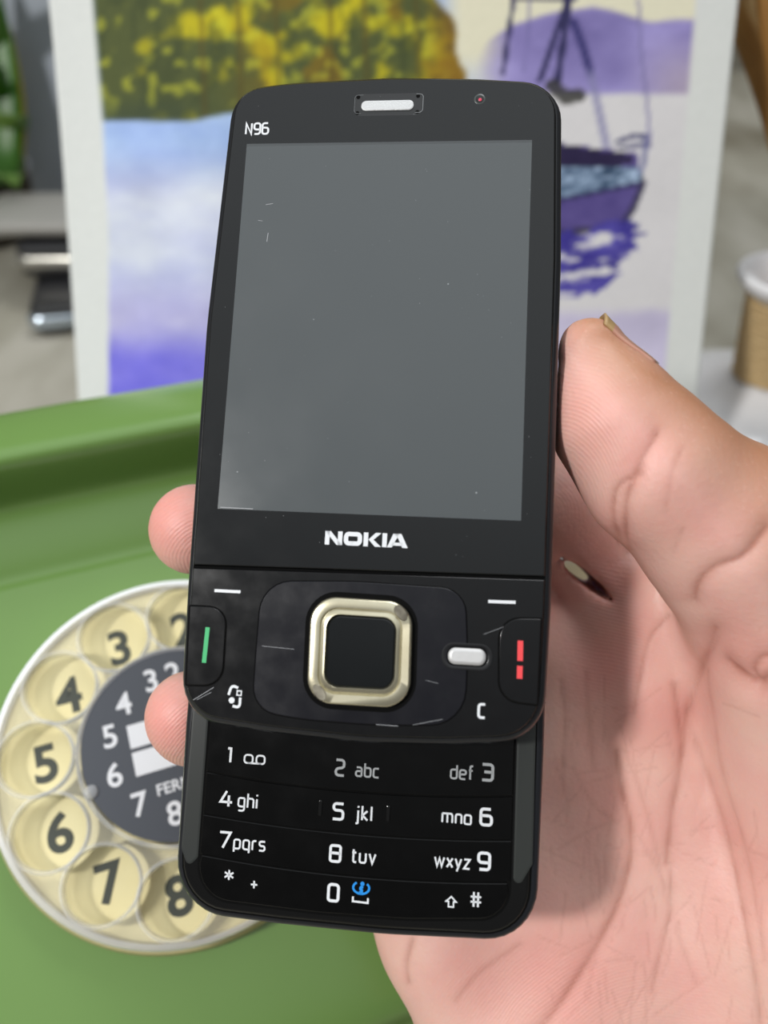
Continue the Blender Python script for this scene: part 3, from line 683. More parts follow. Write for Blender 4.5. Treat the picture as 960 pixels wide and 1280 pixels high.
# thumb nail: a curved plate on the far upper side of the thumb tip
M_nail = material('nail', lin(196, 150, 130), .3, coat=.4, noise=(300, lin(182, 130, 112), .3))
M_nailtip = material('nail_edge', lin(170, 140, 95), .45)
from mathutils.bvhtree import BVHTree
hq = np.empty(len(hm.polygons) * 4, np.int32); hm.polygons.foreach_get('vertices', hq); hq = hq.reshape(-1, 4)
bvh = BVHTree.FromPolygons(co2.tolist(), hq.tolist())
A0 = px(728, 430, 114); A1 = px(789, 500, 114); ax = unit(A1 - A0); e2 = np.array([0, 0, -1.0]); e2 = unit(e2 - ax * (e2 @ ax)); e1 = unit(np.cross(e2, ax)); e1 = e1 if e1[1] > 0 else -e1
V = []; nu_, nj = 16, 16; Fc = []
for i in range(nu_ + 1):
    t_ = i / nu_
    for j in range(nj + 1):
        s1 = j / nj * 2 - 1; tt_ = t_ * (1 - .0) + .10 * (s1 * s1) * (1 - 2 * t_)          # rounded ends
        ph = math.radians(0 + 50 * s1); rd = math.cos(ph) * e1 + math.sin(ph) * e2; O = A0 + (A1 - A0) * (-.12 + 1.0 * max(tt_, .16))
        hit = bvh.ray_cast(Vector(O + rd * 25), Vector(-rd)); p = np.array(hit[0]) if hit[0] else O + rd * 6
        if tt_ < .16: p = p + ax * (tt_ - .16) * np.linalg.norm(A1 - A0)
        V.append(p + rd * (.30 - .25 * t_ ** 4 - .2 * s1 ** 4))
for i in range(nu_):
    for j in range(nj): q = i * (nj + 1) + j; Fc.append((q, q + 1, q + nj + 2, q + nj + 1))
nl = mk('thumbnail', c2w(V), Fc, [M_nail, M_nailtip], hand_o, True)
for i, p in enumerate(nl.data.polygons):
    if i < nj * 3: p.material_index = 1
sd = nl.modifiers.new('t', 'SOLIDIFY'); sd.thickness = .0004; sd.offset = 0
nl['label'] = 'thumbnail with a yellowish free edge'

# ---------------------------------------------------------------- rotary telephone
PSI = math.radians(20); AL = math.radians(29)
TZ = 75.0
troot = Matrix.Translation(CAM) @ Matrix.Scale(1.08, 4) @ Matrix.Translation(-CAM) @ Matrix.Translation((-.042, .087, 0)) @ Matrix.Rotation(PSI, 4, 'Z')
tel = empty('rotary_telephone', troot)
tag(tel, 'green rotary desk telephone standing behind the hand, dial facing the viewer', 'telephone')
M_tel = material('green_plastic', lin(112, 146, 80), .2, noise=(18, lin(106, 140, 74), .3))
sa, ca = math.sin(AL), math.cos(AL)
def face(s, h_=0): return (s * ca - h_ * sa, TZ + s * sa + h_ * ca)     # along the slanted face, height off it
prof = [(-52, 16.2), (-54, 22), (-55, 34), face(-60, -8), face(-58.5, -2.5), face(-55, 0), face(-40, 0), face(0, 0), face(30, 0), face(43, 0), face(45, .1), face(46.5, -.6), face(48, -.6), face(50, .3), face(54, 1.2), face(58, 1.6), face(61.3, 2.6), face(62.6, 5), face(63.2, 9), face(63.6, 14), face(64.4, 18.5)]
y0, z0 = prof[-1]
prof += [(y0 + 1.2, z0 + 1.8), (y0 + 4, z0 + 2.5), (y0 + 10, z0 + 2.6), (y0 + 16, z0 + 2.0), (y0 + 21, z0 + .4), (y0 + 24, z0 - 3), (y0 + 25, z0 - 8), (y0 + 23, z0 - 30), (y0 + 14, 30), (y0 + 12, 16.2)]
xs_ = np.concatenate([[-74, -73, -70.5, -67], np.linspace(-60, 60, 13), [67, 70.5, 73, 74]]); V = []; Fc = []
np_ = len(prof); cy = 0; cz = 45
for x in xs_:
    e_ = max(0, (abs(x) - 66) / 8); sh = 1 - .10 * e_ ** 2; bow = -1.0 * (x / 70) ** 2
    for k, (y, z) in enumerate(prof):
        bw = bow * min(1, max(0, (y + 10) / 50))
        V.append((x, cy + (y - cy) * sh + bw, (z - 0) * (1 - .06 * e_ ** 2)))
for i in range(len(xs_) - 1):
    for k in range(np_ - 1): q = i * np_ + k; Fc.append((q, q + np_, q + np_ + 1, q + 1))
Fc.append(tuple(range(np_))); Fc.append(tuple((len(xs_) - 1) * np_ + k for k in range(np_))[::-1]); Fc.append(tuple(i * np_ for i in range(len(xs_))) + tuple(i * np_ + np_ - 1 for i in reversed(range(len(xs_)))))
Mt = Mesh(); Mt.add(V, Fc); tb = Mt.build('telephone_body', M_tel, tel, True, angle=60)
bv = tb.modifiers.new('s', 'SUBSURF'); bv.levels = 2; bv.render_levels = 2
# dial frame on the face: own empty-free parts, each mesh carries the dial transform
DIAL = Matrix.Translation((0, 0, TZ * MM)) @ Matrix.Rotation(AL, 4, 'X') @ Matrix.Translation((.0012, .002, 0)) @ Matrix.Scale(.96, 4)
def dial(o): o.matrix_parent_inverse = Matrix.Identity(4); o.matrix_local = DIAL; return o
M_cream = material('cream_plate', lin(232, 222, 175), .45, noise=(60, lin(222, 208, 152), .3))
M_rim = material('cream_rim', lin(196, 184, 138), .35)
M_ink = material('dial_ink', lin(62, 66, 58), .6)
M_disc = material('grey_disc', lin(66, 70, 78), .45)
M_white = material('dial_white', lin(222, 224, 228), .6)
def clear(name, fac, rough=.12, tint=(.93, .92, .88, 1)):
    m = bpy.data.materials.new(name); m.use_nodes = True; t = m.node_tree; b = t.nodes['Principled BSDF']; o = t.nodes['Material Output']
    b.inputs['Base Color'].default_value = tint; b.inputs['Roughness'].default_value = rough
    tr = t.nodes.new('ShaderNodeBsdfTransparent'); tr.inputs[0].default_value = (.97, .97, .96, 1); mx = t.nodes.new('ShaderNodeMixShader')
    fr = t.nodes.new('ShaderNodeFresnel'); fr.inputs[0].default_value = 1.5; ad = t.nodes.new('ShaderNodeMath'); ad.operation = 'ADD'; ad.inputs[1].default_value = fac; ad.use_clamp = True
    t.links.new(fr.outputs[0], ad.inputs[0]); t.links.new(ad.outputs[0], mx.inputs[0]); t.links.new(tr.outputs[0], mx.inputs[1]); t.links.new(b.outputs[0], mx.inputs[2]); t.links.new(mx.outputs[0], o.inputs[0])
    return m
M_clear = clear('clear_plastic', .12); M_wall = clear('clear_edge', .26, .06, (.92, .94, .97, 1))
m = Mesh(); lathe(m, [(37.6, -2), (37.8, 1.5), (37.2, 3.0), (36.4, 3.3), (35.6, 2.6), (35, 2.4)], n=96); dial(m.build('dial_rim', M_rim, tel, True))
m = Mesh(); lathe(m, [(35.5, -1), (35.5, 2.5), (0.01, 2.5)], n=96); npl = dial(m.build('number_plate', M_cream, tel, True))
a0 = 47.0                                           # angle of digit 1; the digits step 30 degrees
RH, HR, ZT, ZB = 27.6, 7.25, 7.4, 4.4
HC = [(RH * math.cos(math.radians(a0 + 30 * k)), RH * math.sin(math.radians(a0 + 30 * k))) for k in range(10)]
def font(s, size, mat, parent, loc, rot=0, bold=0.0, name='digit'):
    c = bpy.data.curves.new(name, 'FONT'); c.body = s; c.size = size * MM; c.align_x = 'CENTER'; c.align_y = 'CENTER'; c.offset = bold * MM; c.extrude = .00003
    o = bpy.data.objects.new('tmp_text', c); COL.objects.link(o); d_ = bpy.context.evaluated_depsgraph_get()
    me = bpy.data.meshes.new_from_object(o.evaluated_get(d_)); bpy.data.objects.remove(o); bpy.data.curves.remove(c)
    me.name = name; me.materials.clear(); me.materials.append(mat); o = bpy.data.objects.new(name, me); COL.objects.link(o); o.parent = parent
    o.location = Vector(loc) * MM; o.rotation_euler = (0, 0, rot); return o
for k, (x, y) in enumerate(HC):
    q = math.radians(a0 + 30 * k); font(str((k + 1) % 10), 10.2, M_ink, npl, (x * .97 , y * .97 - 1.0, 2.56), 0, .28)
# clear finger plate with ten holes: 2-D constrained triangulation through a boolean-free bmesh fill
bm = bmesh.new()
def loop(pts, z):
    vs = [bm.verts.new((p[0], p[1], z)) for p in pts]; return [bm.edges.new((vs[i - 1], vs[i])) for i in range(len(vs))]
circ = lambda cx, cy, r, n_: [(cx + r * math.cos(2 * math.pi * i / n_), cy + r * math.sin(2 * math.pi * i / n_)) for i in range(n_)]
ed = loop(circ(0, 0, 35.2, 96), ZT) + loop(circ(0, 0, 19.2, 72), ZT)
for x, y in HC: ed += loop(circ(x, y, HR, 36), ZT)
bmesh.ops.triangle_fill(bm, use_beauty=True, use_dissolve=False, edges=ed)
me = bpy.data.meshes.new('finger_plate'); bm.to_mesh(me); bm.free(); me.transform(Matrix.Scale(MM, 4)); me.materials.append(M_clear)
fpl = bpy.data.objects.new('finger_plate', me); COL.objects.link(fpl); fpl.parent = tel; dial(fpl); fpl['label'] = 'clear plastic finger wheel'
m = Mesh(); lathe(m, [(35.2, ZT), (36.2, ZT - .5), (36.5, ZT - 1.4), (36.4, ZB - 1.0)], n=96); m.build('wheel_edge', M_wall, fpl, True)
m = Mesh(); lathe(m, [(36.4, 3.1), (36.0, 4.0), (35.4, 4.1)], n=96); m.build('wheel_foot', M_wall, fpl, True)
for x, y in HC:
    m = Mesh(); lathe(m, [(HR + .35, ZT + .02), (HR, ZT + .25), (HR - .35, ZT), (HR - .5, ZT - 1.6), (HR - .1, ZB - .6)], (x, y, 0), 40); m.build('hole_rim', M_wall, fpl, True)
DX, DY, DZ = .8, 1.2, ZT + 4.0
m = Mesh(); lathe(m, [(19.9, ZT - 1), (19.9, ZT), (19.6, DZ - .2), (19.3, DZ + .3), (18.7, DZ + .1)], (DX * .6, DY * .6, 0), n=72); m.build('centre_rim', M_wall, fpl, True)
m = Mesh(); lathe(m, [(18.9, ZT - 1), (18.9, DZ), (0.01, DZ)], (DX, DY, 0), n=72); dsc = dial(m.build('centre_disc', M_disc, tel, True)); dsc['label'] = 'dark grey centre disc with white digits'
for d_, aa in (('1', 65), ('2', 84), ('3', 103), ('4', 132), ('5', 160), ('6', 192), ('7', 224), ('8', 254), ('9', 284), ('0', 314)):
    q = math.radians(aa); font(d_, 6.2, M_white, dsc, (DX + 13.6 * math.cos(q), DY + 13.6 * math.sin(q) - .3, DZ + .06), 0, .10, 'centre_digit')
for y0_ in (2.2, -3.2):
    m = Mesh(); plate(m, [(-8.6, y0_), (8.6, y0_), (8.6, y0_ + 4.6), (-8.6, y0_ + 4.6)], [(0, DZ), (0, DZ + .1)]); m.build('number_card', M_white, dsc)
font('FERN', 3.0, M_white, dsc, (-2.0, -7.0, DZ + .06), 0, .05, 'dial_lettering')
m = Mesh(); lathe(m, [(1.4, ZT + 3.5), (1.3, DZ + .3), (.8, DZ + .6), (.01, DZ + .65)], (-17.2, -3.5, 0), 20); m.build('clear_stud', M_wall, fpl, True)

# ---------------------------------------------------------------- painted paper
upv = np.array([0, math.cos(math.radians(14.7)), math.sin(math.radians(14.7))]); dB = 265.0
pB = px(483, 475, dB)                       # middle of the sheet at the row just above the telephone
nrm = np.cross([1, 0, 0], upv)
nu, nv_ = 240, 330
U, Vv = np.meshgrid(np.linspace(0, 1, nu), np.linspace(0, 1, nv_), indexing='ij')
zt = c2w(pB)[2] / MM / (c2w(upv * 1000)[2] - c2w(np.zeros(3))[2]); down = c2w(pB)[2] * 1000 / ((c2w(upv)[2] - CAM[2]) * 1000)
PW, PH = 215.0, 297.0
s_ = Vv * PH - down
bul = -11 * np.exp(-(U / .22) ** 2) * np.sin(np.clip((s_ + 40) / 300, 0, 1) * math.pi) + .9 * np.sin(U * 9 + Vv * 5)
lean = (U - .5) * (s_ * -.0)
PP = pB[None, None] + (U[..., None] - .5) * PW * np.array([1, -.0, 0]) + s_[..., None] * upv + bul[..., None] * nrm
Xp = PP[..., 0] / -PP[..., 2] * F + 480; Yp = 640 - PP[..., 1] / -PP[..., 2] * F
def vnoise(x, y, seed=0, oct=4):
    r = np.random.RandomState(seed); T = r.rand(64, 64); tot = 0; amp = 1; nn = 0
    for o_ in range(oct):
        xi = np.floor(x).astype(int); yi = np.floor(y).astype(int); fx = x - xi; fy = y - yi; fx = fx * fx * (3 - 2 * fx); fy = fy * fy * (3 - 2 * fy)
        g_ = lambda a_, b_: T[a_ % 64, b_ % 64]
        tot = tot + amp * (g_(xi, yi) * (1 - fx) * (1 - fy) + g_(xi + 1, yi) * fx * (1 - fy) + g_(xi, yi + 1) * (1 - fx) * fy + g_(xi + 1, yi + 1) * fx * fy)
        nn += amp; amp *= .5; x = x * 2 + 17; y = y * 2 + 9
    return tot / nn
def sm_(a_, b_, x): t = np.clip((x - a_) / (b_ - a_), 0, 1); return t * t * (3 - 2 * t)
def C3(r, g, b): return np.array([r, g, b], float)
def over(col, mask, c): return col * (1 - mask[..., None]) + mask[..., None] * c
n1 = vnoise(Xp / 60, Yp / 60, 1); n2 = vnoise(Xp / 34, Yp / 30, 2, 3); n3 = vnoise(Xp / 14, Yp / 40, 3); n4 = vnoise(Xp / 90, Yp / 45, 4)
wob = (n2 - .5) * 14
img = np.ones(Xp.shape + (3,)) * C3(226, 229, 226)
Lb = 118 + 12 * np.clip((Yp) / 150, -3, 1) + 7 * np.clip((Yp - 150) / 150, 0, 1); Rb = 867 - (Yp - 20) * .083
inside = sm_(-2, 2, Xp - Lb) * sm_(2, -2, Xp - Rb)
# water
yw = Yp[..., None]
wat = C3(166, 192, 240) * (1 - sm_(170, 250, yw)) + C3(208, 214, 238) * sm_(170, 250, yw)
wat = wat * (1 - sm_(330, 400, yw) * .6) + C3(190, 182, 226) * sm_(330, 400, yw) * .6
wat = wat * (1 - sm_(400, 455, yw)) + C3(122, 116, 226) * sm_(400, 455, yw)
wat = wat + ((n4 - .5) * 60)[..., None] * C3(1, 1, .35) + ((n1 - .5) * 30)[..., None]
lm = sm_(680, 520, Xp + wob)
img = over(img, inside * lm, wat)
wht = C3(224, 222, 224) + ((n1 - .5) * 14)[..., None]
img = over(img, inside * (1 - lm), wht)
# pale violet foreground at the right
vm = inside * (1 - lm) * sm_(380, 400, Yp + wob) * .8
img = over(img, vm, C3(204, 196, 230) + ((n4 - .5) * 40)[..., None])
# cream sky
img = over(img, inside * sm_(120, 60, Yp + wob) * sm_(540, 580, Xp), C3(236, 232, 206))
# mountain
mt = np.interp(Xp, [585, 610, 640, 700, 740, 780, 810, 870], [92, 52, 32, 14, 10, 18, 28, 26])
mo = inside * sm_(-3, 4, Yp - mt - wob * .3) * sm_(122, 114, Yp + wob * .2) * sm_(590, 640, Xp + wob)
mc = C3(150, 140, 200) + ((n4 - .5) * 70)[..., None] + ((n1 - .5) * 30)[..., None]
mc = mc * (1 - (sm_(770, 860, Xp) * sm_(30, 110, Yp) * .8)[..., None]) + C3(186, 172, 190) * (sm_(770, 860, Xp) * sm_(30, 110, Yp) * .8)[..., None]
img = over(img, mo, mc)
# forest
fe = 152 - 10 * sm_(230, 300, Xp)
rightedge = 582 + wob * 1.5 - 30 * sm_(40, -10, Yp) - 10 * sm_(100, 60, Yp)
fo = inside * sm_(3, -3, Yp - fe - wob * .15) * sm_(4, -4, Xp - rightedge)
fc = C3(84, 92, 52) * np.ones(img.shape)
yel = sm_(.50, .66, n2 * .45 + n1 * .55 + .10 * sm_(200, 420, Xp) - .22 * sm_(230, 140, Xp) + .0006 * (60 - Yp))
fc = over(fc, yel, C3(196, 184, 34)); fc = over(fc, sm_(.55, .68, n3) * .45, C3(60, 70, 44))
fc = over(fc, sm_(.50, .62, vnoise(Xp / 45, Yp / 45, 8)) * .55 * sm_(260, 380, Xp), C3(150, 112, 26))
fc = over(fc, sm_(.60, .74, vnoise(Xp / 16, Yp / 16, 9, 2)) * .5, C3(214, 214, 60)); fc = over(fc, sm_(520, 570, Xp) * .7, C3(128, 88, 36))
fc = over(fc, sm_(110, 150, Yp) * sm_(330, 180, Xp) * .75, C3(66, 78, 58))
for tx in (252, 298, 345, 412, 455, 520): fc = over(fc, np.exp(-((Xp - tx - (Yp * .04) - wob * .2) / 3.5) ** 2) * .55, C3(92, 78, 34))
img = over(img, fo, fc)
# boat
def pin(poly, soft=2.0):
    poly = np.array(poly, float); ins = np.zeros(Xp.shape, bool)
    for i in range(len(poly)):
        x1, y1 = poly[i - 1]; x2, y2 = poly[i]
        c = ((y1 > Yp) != (y2 > Yp)) & (Xp < (x2 - x1) * (Yp - y1) / (y2 - y1 + 1e-9) + x1); ins ^= c
    return ins.astype(float)
def stroke(pts, w, col, a_=1.0):
    global img
    d = dist_poly(Xp.ravel(), Yp.ravel(), pts).reshape(Xp.shape); img = over(img, sm_(w + 1.2, w - .8, d) * a_, col)
INK = C3(52, 50, 92)
hull = C3(52, 46, 84) * np.ones(img.shape)
img = over(img, pin([(560, 165), (700, 180), (795, 192), (803, 230), (790, 262), (778, 283), (700, 292), (560, 285)]), C3(98, 86, 150) + ((n2 - .5) * 40)[..., None])
img = over(img, pin([(560, 160), (700, 180), (745, 188), (792, 194), (790, 207), (700, 210), (560, 205)]), C3(46, 38, 74) + ((n2 - .5) * 20)[..., None])
pt = vnoise(Xp / 9, Yp / 6, 12)
img = over(img, pin([(560, 204), (700, 209), (800, 208), (803, 229), (700, 248), (560, 252)]), C3(110, 132, 160) + ((pt - .5) * 230)[..., None])
stroke([(560, 254), (700, 250), (803, 229)], 2.2, INK); stroke([(803, 229), (790, 262), (775, 284), (700, 291), (560, 287)], 4, C3(52, 48, 76), .8)
stroke([(640, -30), (640, 10), (628, 92)], 2.6, INK); stroke([(640, 1), (720, -1)], 2.2, INK); stroke([(708, -30), (705, 12), (674, 102)], 3.2, INK); stroke([(710, -30), (708, 20), (696, 102)], 4.0, INK); stroke([(662, 0), (655, 90)], 1.2, C3(110, 105, 160), .6)
stroke([(716, 28), (728, 60), (737, 92)], 5.0, C3(66, 62, 120)); stroke([(737, 92), (748, 140), (757, 182)], 5, C3(140, 138, 180), .65); stroke([(797, 0), (800, 60), (808, 130), (812, 186)], 1.6, C3(128, 122, 172), .8)
stroke([(690, 108), (705, 122), (722, 120)], 9, C3(52, 52, 48), .8)
stroke([(770, 178), (792, 170), (808, 172)], 2.4, C3(76, 76, 120)); stroke([(772, 184), (810, 182)], 1.8, C3(76, 76, 120)); stroke([(805, 172), (806, 195), (800, 215)], 3.0, C3(120, 122, 165), .8)
rm = pin([(560, 288), (700, 290), (780, 272), (800, 284), (785, 292), (810, 291), (790, 300), (802, 312), (770, 330), (776, 342), (745, 368), (700, 374), (560, 380)])
img = over(img, rm * sm_(.30, .46, vnoise(Xp / 26, Yp / 9, 15)), C3(80, 72, 164) + ((n2 - .5) * 70)[..., None])
# a yellow-ochre wash low on the sheet (seen through the gap of the fingers)
img = over(img, inside * sm_(690, 706, Yp) * .5, C3(210, 180, 90))
img += ((vnoise(Xp / 5, Yp / 5, 21) - .5) * 7)[..., None]
img = np.clip(img, 0, 255) / 255; img = .98 * np.where(img <= .04045, img / 12.92, ((img + .055) / 1.055) ** 2.4)
idx_ = np.arange(nu * nv_).reshape(nu, nv_)
q = np.stack([idx_[:-1, :-1], idx_[1:, :-1], idx_[1:, 1:], idx_[:-1, 1:]], -1).reshape(-1, 4)
M_paint = material('watercolour', (1, 1, 1), .75, spec=.25, bump=(900, .3, .0002)); t = M_paint.node_tree
a_ = t.nodes.new('ShaderNodeAttribute'); a_.attribute_name = 'paint'; t.links.new(a_.outputs['Color'], t.nodes['Principled BSDF'].inputs['Base Color'])
wp = c2w(PP.reshape(-1, 3)); base_y = wp[:, 1].mean()
wp[:, 2] = np.maximum(wp[:, 2], .0012)
paint = mk('watercolour_painting', wp, q, M_paint, None, True)
ca_ = paint.data.color_attributes.new('paint', 'FLOAT_COLOR', 'POINT'); ca_.data.foreach_set('color', np.concatenate([img.reshape(-1, 3), np.ones((nu * nv_, 1))], 1).astype(np.float32).ravel())
sd = paint.modifiers.new('t', 'SOLIDIFY'); sd.thickness = .0008; sd.offset = -1 if nrm[2] < 0 else 1
tag(paint, 'watercolour sheet of a forest, violet hills and a moored boat, leaning behind the telephone', 'painting')
m = Mesh(); tube(m, [(0, 285, 190), (0, 400, 1.5)], 3, 8); m.build('back_strut', material('strut_wood', lin(150, 110, 70), .6), paint)

# ---------------------------------------------------------------- table and back wall
def stone(name, c1, c2, c3, sc=3.0):
    m = material(name, c1, .55); t = m.node_tree; b = t.nodes['Principled BSDF']; co_ = t.nodes.new('ShaderNodeTexCoord')
    mp = t.nodes.new('ShaderNodeMapping'); mp.inputs['Rotation'].default_value = (0, 0, -.5); mp.inputs['Scale'].default_value = (2.2, .8, 1)
    n_ = t.nodes.new('ShaderNodeTexNoise'); n_.inputs['Scale'].default_value = sc; n_.inputs['Detail'].default_value = 5; r = t.nodes.new('ShaderNodeValToRGB')
    r.color_ramp.elements[0].position = .36; r.color_ramp.elements[0].color = c1; r.color_ramp.elements[1].position = .64; r.color_ramp.elements[1].color = c3; r.color_ramp.elements.new(.5).color = c2
    t.links.new(co_.outputs['Object'], mp.inputs[0]); t.links.new(mp.outputs[0], n_.inputs['Vector']); t.links.new(n_.outputs['Fac'], r.inputs[0]); t.links.new(r.outputs[0], b.inputs['Base Color'])
    return m
M_table = stone('grey_stone', lin(118, 112, 96), lin(150, 146, 132), lin(172, 168, 156), 7)
m = Mesh(); plate(m, rnd([(-900, -350), (900, -350), (900, 1200), (-900, 1200)], 20), [(3, -30), (0, -27), (0, -3), (3, 0)]); tt = m.build('table_top', M_table, None, True, angle=50)
tag(tt, 'mottled grey stone table top under the telephone and vase', 'table')
m = Mesh(); box(m, -1500, 1500, 1205, 1260, -750, 1900); o = m.build('wall_back', stone('wall_plaster', lin(120, 116, 104), lin(140, 136, 124), lin(158, 155, 144), 2.5), None); o['kind'] = 'structure'
m = Mesh(); box(m, -1500, 1500, -1500, 1260, -780, -750); o = m.build('floor', stone('floor_tile', lin(110, 105, 96), lin(128, 124, 116), lin(140, 136, 128)), None); o['kind'] = 'structure'
for x, y in ((-820, -270), (820, -270), (-820, 1120), (820, 1120)):
    m = Mesh(); box(m, x - 30, x + 30, y - 30, y + 30, -750, -29); m.build('leg', M_table, tt)

# ---------------------------------------------------------------- vase with jute neck and dried stems
M_vase = material('vase_glaze', lin(238, 238, 240), .16, coat=.3)
vx, vy = c2w(px(1000, 352, 290))[:2]; RZ = c2w(px(1000, 352, 290))[2] * 1000
vase = empty('flower_vase', Matrix.Translation((vx, vy, 0)))
tag(vase, 'white glazed vase with flared lip and jute wound neck, right of the painting', 'vase')
SHZ = RZ - 46
body = [(30, 0), (42, 3), (54, 14), (58, 26), (56, SHZ - 17), (48, SHZ - 8), (36, SHZ - 2), (24, SHZ + 1.5), (15, SHZ + 4), (10.4, SHZ + 9), (14.4, RZ - 9), (17.5, RZ - 5), (21.5, RZ - 1.5), (23.2, RZ + 1.2), (22.0, RZ + 3.4), (19, RZ + 2.4), (15, RZ - 2), (12.3, RZ - 9), (8.6, SHZ + 10), (0.01, SHZ + 8)]
def smooth_prof(pr, k=4): return [tuple(p) for p in spline(pr, k)]
m = Mesh(); lathe(m, [(max(r, .01), z) for r, z in smooth_prof(body)], n=72); m.build('vase_body', M_vase, vase, True, angle=80)
M_jute = material('jute', lin(232, 206, 158), .85, noise=(900, lin(206, 172, 118), .3), bump=(2500, 1.0, .0006))
pts = []; turns = 15; zA, zB = SHZ + 6, RZ - 6.5
for i in range(turns * 28):
    f_ = i / (turns * 28); a_ = f_ * turns * 2 * math.pi; z = zA + (zB - zA) * f_; r = 12.2 + 4.0 * f_ + .3 * math.sin(i * 1.7)
    pts.append((r * math.cos(a_), r * math.sin(a_), z))
m = Mesh(); tube(m, pts, 1.35, 7); m.build('jute_wrap', M_jute, vase, True)
M_dry = [material('dry_leaf_%s' % s, c, .6, noise=(60, c2, .3)) for s, c, c2 in (('ochre', lin(176, 134, 70), lin(140, 100, 46)), ('tan', lin(206, 178, 126), lin(170, 130, 74)), ('brown', lin(140, 96, 44), lin(170, 124, 60)))]
def leaf(name, pts, wid, mat, parent=None, cup=.25, wdir=None):
    """a folded blade leaf along pts (mm, world), with width along wdir"""
    P_ = np.array(spline(pts, 6)); N = len(P_); V = []; Fc = []; K = 5
    for i, p in enumerate(P_):
        d = P_[min(i + 1, N - 1)] - P_[max(i - 1, 0)]; d /= np.linalg.norm(d); s = np.array(wdir if wdir is not None else (.9, -.3, .2), float); s -= d * (s @ d); s /= np.linalg.norm(s); nn = np.cross(d, s)
        t_ = i / (N - 1); w = wid * (math.sin(math.pi * min(1, .04 + .96 * t_)) ** (.7 if t_ > .3 else 1.0) + .05)
        for k in range(K): u = k / (K - 1) * 2 - 1; V.append(p + s * u * w / 2 + nn * abs(u) * w * cup)
    for i in range(N - 1):
        for k in range(K - 1): q = i * K + k; Fc.append((q, q + 1, q + K + 1, q + K))
    M_ = Mesh(); M_.add(V, Fc); o = M_.build(name, mat, parent, True); sd_ = o.modifiers.new('t', 'SOLIDIFY'); sd_.thickness = .0006; return o
bs = np.array([vx * 1000, vy * 1000, SHZ + 11])
def pw(x, y, d): return c2w(px(x, y, d)) * 1000
stems = [
    ([bs + (-3.5, 0, 0), pw(1000, 300, 288), pw(975, 160, 275), pw(930, 40, 260), pw(885, -30, 248)], 9, 0, 'ochre dried leaf arching furthest left out of the vase'),
    ([bs + (0, 3.5, 0), pw(1005, 300, 293), pw(985, 170, 284), pw(950, 60, 271), pw(915, -60, 258)], 10, 1, 'pale tan dried leaf just right of the leftmost one in the vase'),
    ([bs + (1, -3.5, 0), pw(1008, 300, 282), pw(992, 150, 262), pw(966, 20, 248), pw(940, -80, 240)], 10, 2, 'brown dried leaf at the frame edge, leaning from the vase'),
    ([bs + (4, 1.5, 0), pw(1015, 300, 297), pw(1020, 120, 292), pw(1000, -40, 280)], 9, 0, 'ochre dried leaf standing upright in the vase'),
]
for pts_, w, mi, lab in stems:
    o = leaf('dried_leaf', pts_, w, M_dry[mi], None, .22, (.9, -.2, .1)); tag(o, lab, 'dried leaf', 'dried leaves standing in the jute necked vase')

# ---------------------------------------------------------------- left background: board, devices, plant
def wbox(M_, cx, cy, cz, lx, ly, lz, rz=0, rx=0, bev=1.5):
    T = Matrix.Translation((cx, cy, cz)) @ Matrix.Rotation(rz, 4, 'Z') @ Matrix.Rotation(rx, 4, 'X'); q = Mesh()
    plate(q, rnd([(-lx / 2, -ly / 2), (lx / 2, -ly / 2), (lx / 2, ly / 2), (-lx / 2, ly / 2)], min(lx, ly) * .12), [(bev, -lz / 2), (0, -lz / 2 + bev), (0, lz / 2 - bev), (bev, lz / 2)])
    M_.add([T @ Vector(v) for v in q.v], q.f)
M_board = material('blue_grey_board', lin(168, 175, 186), .6, noise=(9, lin(154, 162, 173), .3))
m = Mesh(); T = Matrix.Translation((0, 560, 0)) @ Matrix.Rotation(math.radians(-9), 4, 'X'); q = Mesh(); box(q, -247, -60, -6, 6, 1, 420); m.add([T @ Vector(v) for v in q.v], q.f)
bo = m.build('backing_board', M_board, None); tag(bo, 'blue grey board standing upright behind the left edge of the painting', 'board')
M_bk = material('device_black', (.02, .02, .022), .3); M_sl = material('device_silver', lin(170, 168, 160), .28, metal=.7); M_sl2 = material('device_chrome', lin(190, 202, 212), .2, metal=.8)
def device(name, lab, x0, y0, z, lx, ly, h_, sil, rz, trim=.45):
    r_ = empty(name, Matrix.Translation((x0 * MM, y0 * MM, z * MM)) @ Matrix.Rotation(rz, 4, 'Z'))
    tag(r_, lab, 'gadget', None)
    m = Mesh(); wbox(m, 0, 0, h_ * .5, lx - 4, ly - 4, h_, 0, 0, 2); m.build('casing', M_bk, r_, True, angle=40)
    m = Mesh(); wbox(m, 0, 0, h_ * .5, lx, ly, h_ * trim, 0, 0, h_ * trim * .35); m.build('metal_band', sil, r_, True, angle=50)
    m = Mesh(); wbox(m, 0, 0, h_ + .3, lx * .8, ly * .8, .6, 0, 0, .2); m.build('top_cover', M_bk, r_, True)
    return r_
device('pocket_gadget', 'lowest chrome edged black gadget lying on the table beside the painting', -163, 462, .1, 112, 70, 17, M_sl2, .24, .75)
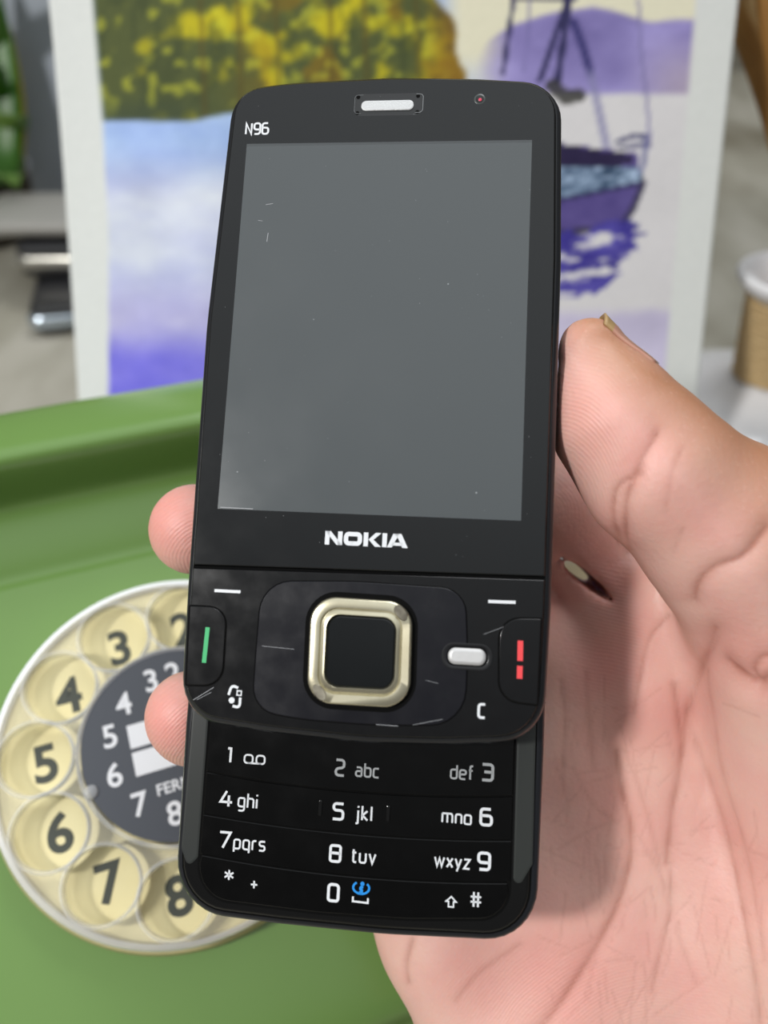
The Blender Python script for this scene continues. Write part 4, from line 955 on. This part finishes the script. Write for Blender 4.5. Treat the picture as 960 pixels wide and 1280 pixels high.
device('pocket_gadget', 'silver banded black gadget, second from the bottom of the stack', -165, 502, 18.2, 130, 84, 19, M_sl, .02, .75)
m = Mesh(); wbox(m, -178, 503, 43.3, 160, 62, 9, .0, 0, 3); o = m.build('grey_folder', material('folder_grey', lin(150, 148, 142), .55), None, True, angle=50); tag(o, 'flat grey case on top of the black gadget stack', 'case')
# plant at the far left
pl_ = empty('leafy_plant', Matrix.Translation((-.306, .585, 0))); tag(pl_, 'green and yellow leafed plant at the far left edge', 'plant')
M_lf = [material('leaf_%d_tone' % i, c, .4, noise=(30, c2, .3)) for i, (c, c2) in enumerate(((lin(70, 120, 30), lin(40, 88, 20)), (lin(200, 176, 40), lin(140, 140, 34)), (lin(120, 150, 70), lin(80, 120, 50))))]
m = Mesh(); lathe(m, [(34, 0), (42, 4), (47, 44), (50, 46), (46, 47), (42, 40), (.01, 38)], n=40); m.build('plant_pot', material('pot_dark', lin(60, 54, 44), .6), pl_, True, angle=50)
for i, (dx, dy, tx, ty, tz, w, mi) in enumerate(((0, 0, 80, -75, 90, 26, 0), (4, 4, 86, -80, 150, 24, 1), (-6, -3, -50, -20, 200, 28, 0), (5, 2, 80, -74, 60, 26, 2), (-8, 4, -70, 30, 140, 28, 0))):
    leaf('leaf', [(dx, dy, 38), (dx + tx * .4, dy + ty * .4, 38 + tz * .45), (dx + tx * .8, dy + ty * .8, 38 + tz * .85), (dx + tx, dy + ty, 38 + tz)], w, M_lf[mi], pl_, .2)

for pts_, w, mi in (([(-.306, .585, .03)], 24, 0), ([(-.306, .585, .03)], 15, 1), ([(-.306, .585, .03)], 22, 2)):
    b_ = np.array(pts_[0]) * 1000; k_ = {24: [(-8, 225, 504), (0, 120, 484), (-10, -40, 462)], 15: [(4, 222, 510), (17, 140, 496), (4, 10, 478)], 22: [(-4, 226, 506), (8, 205, 500), (20, 175, 492)]}[w]
    loc_ = [np.array((0, 0, 30.))] + [pw(*q_) - np.array((-306, 585, 0)) for q_ in k_]
    leaf('leaf', loc_, w, M_lf[mi], pl_, .2)
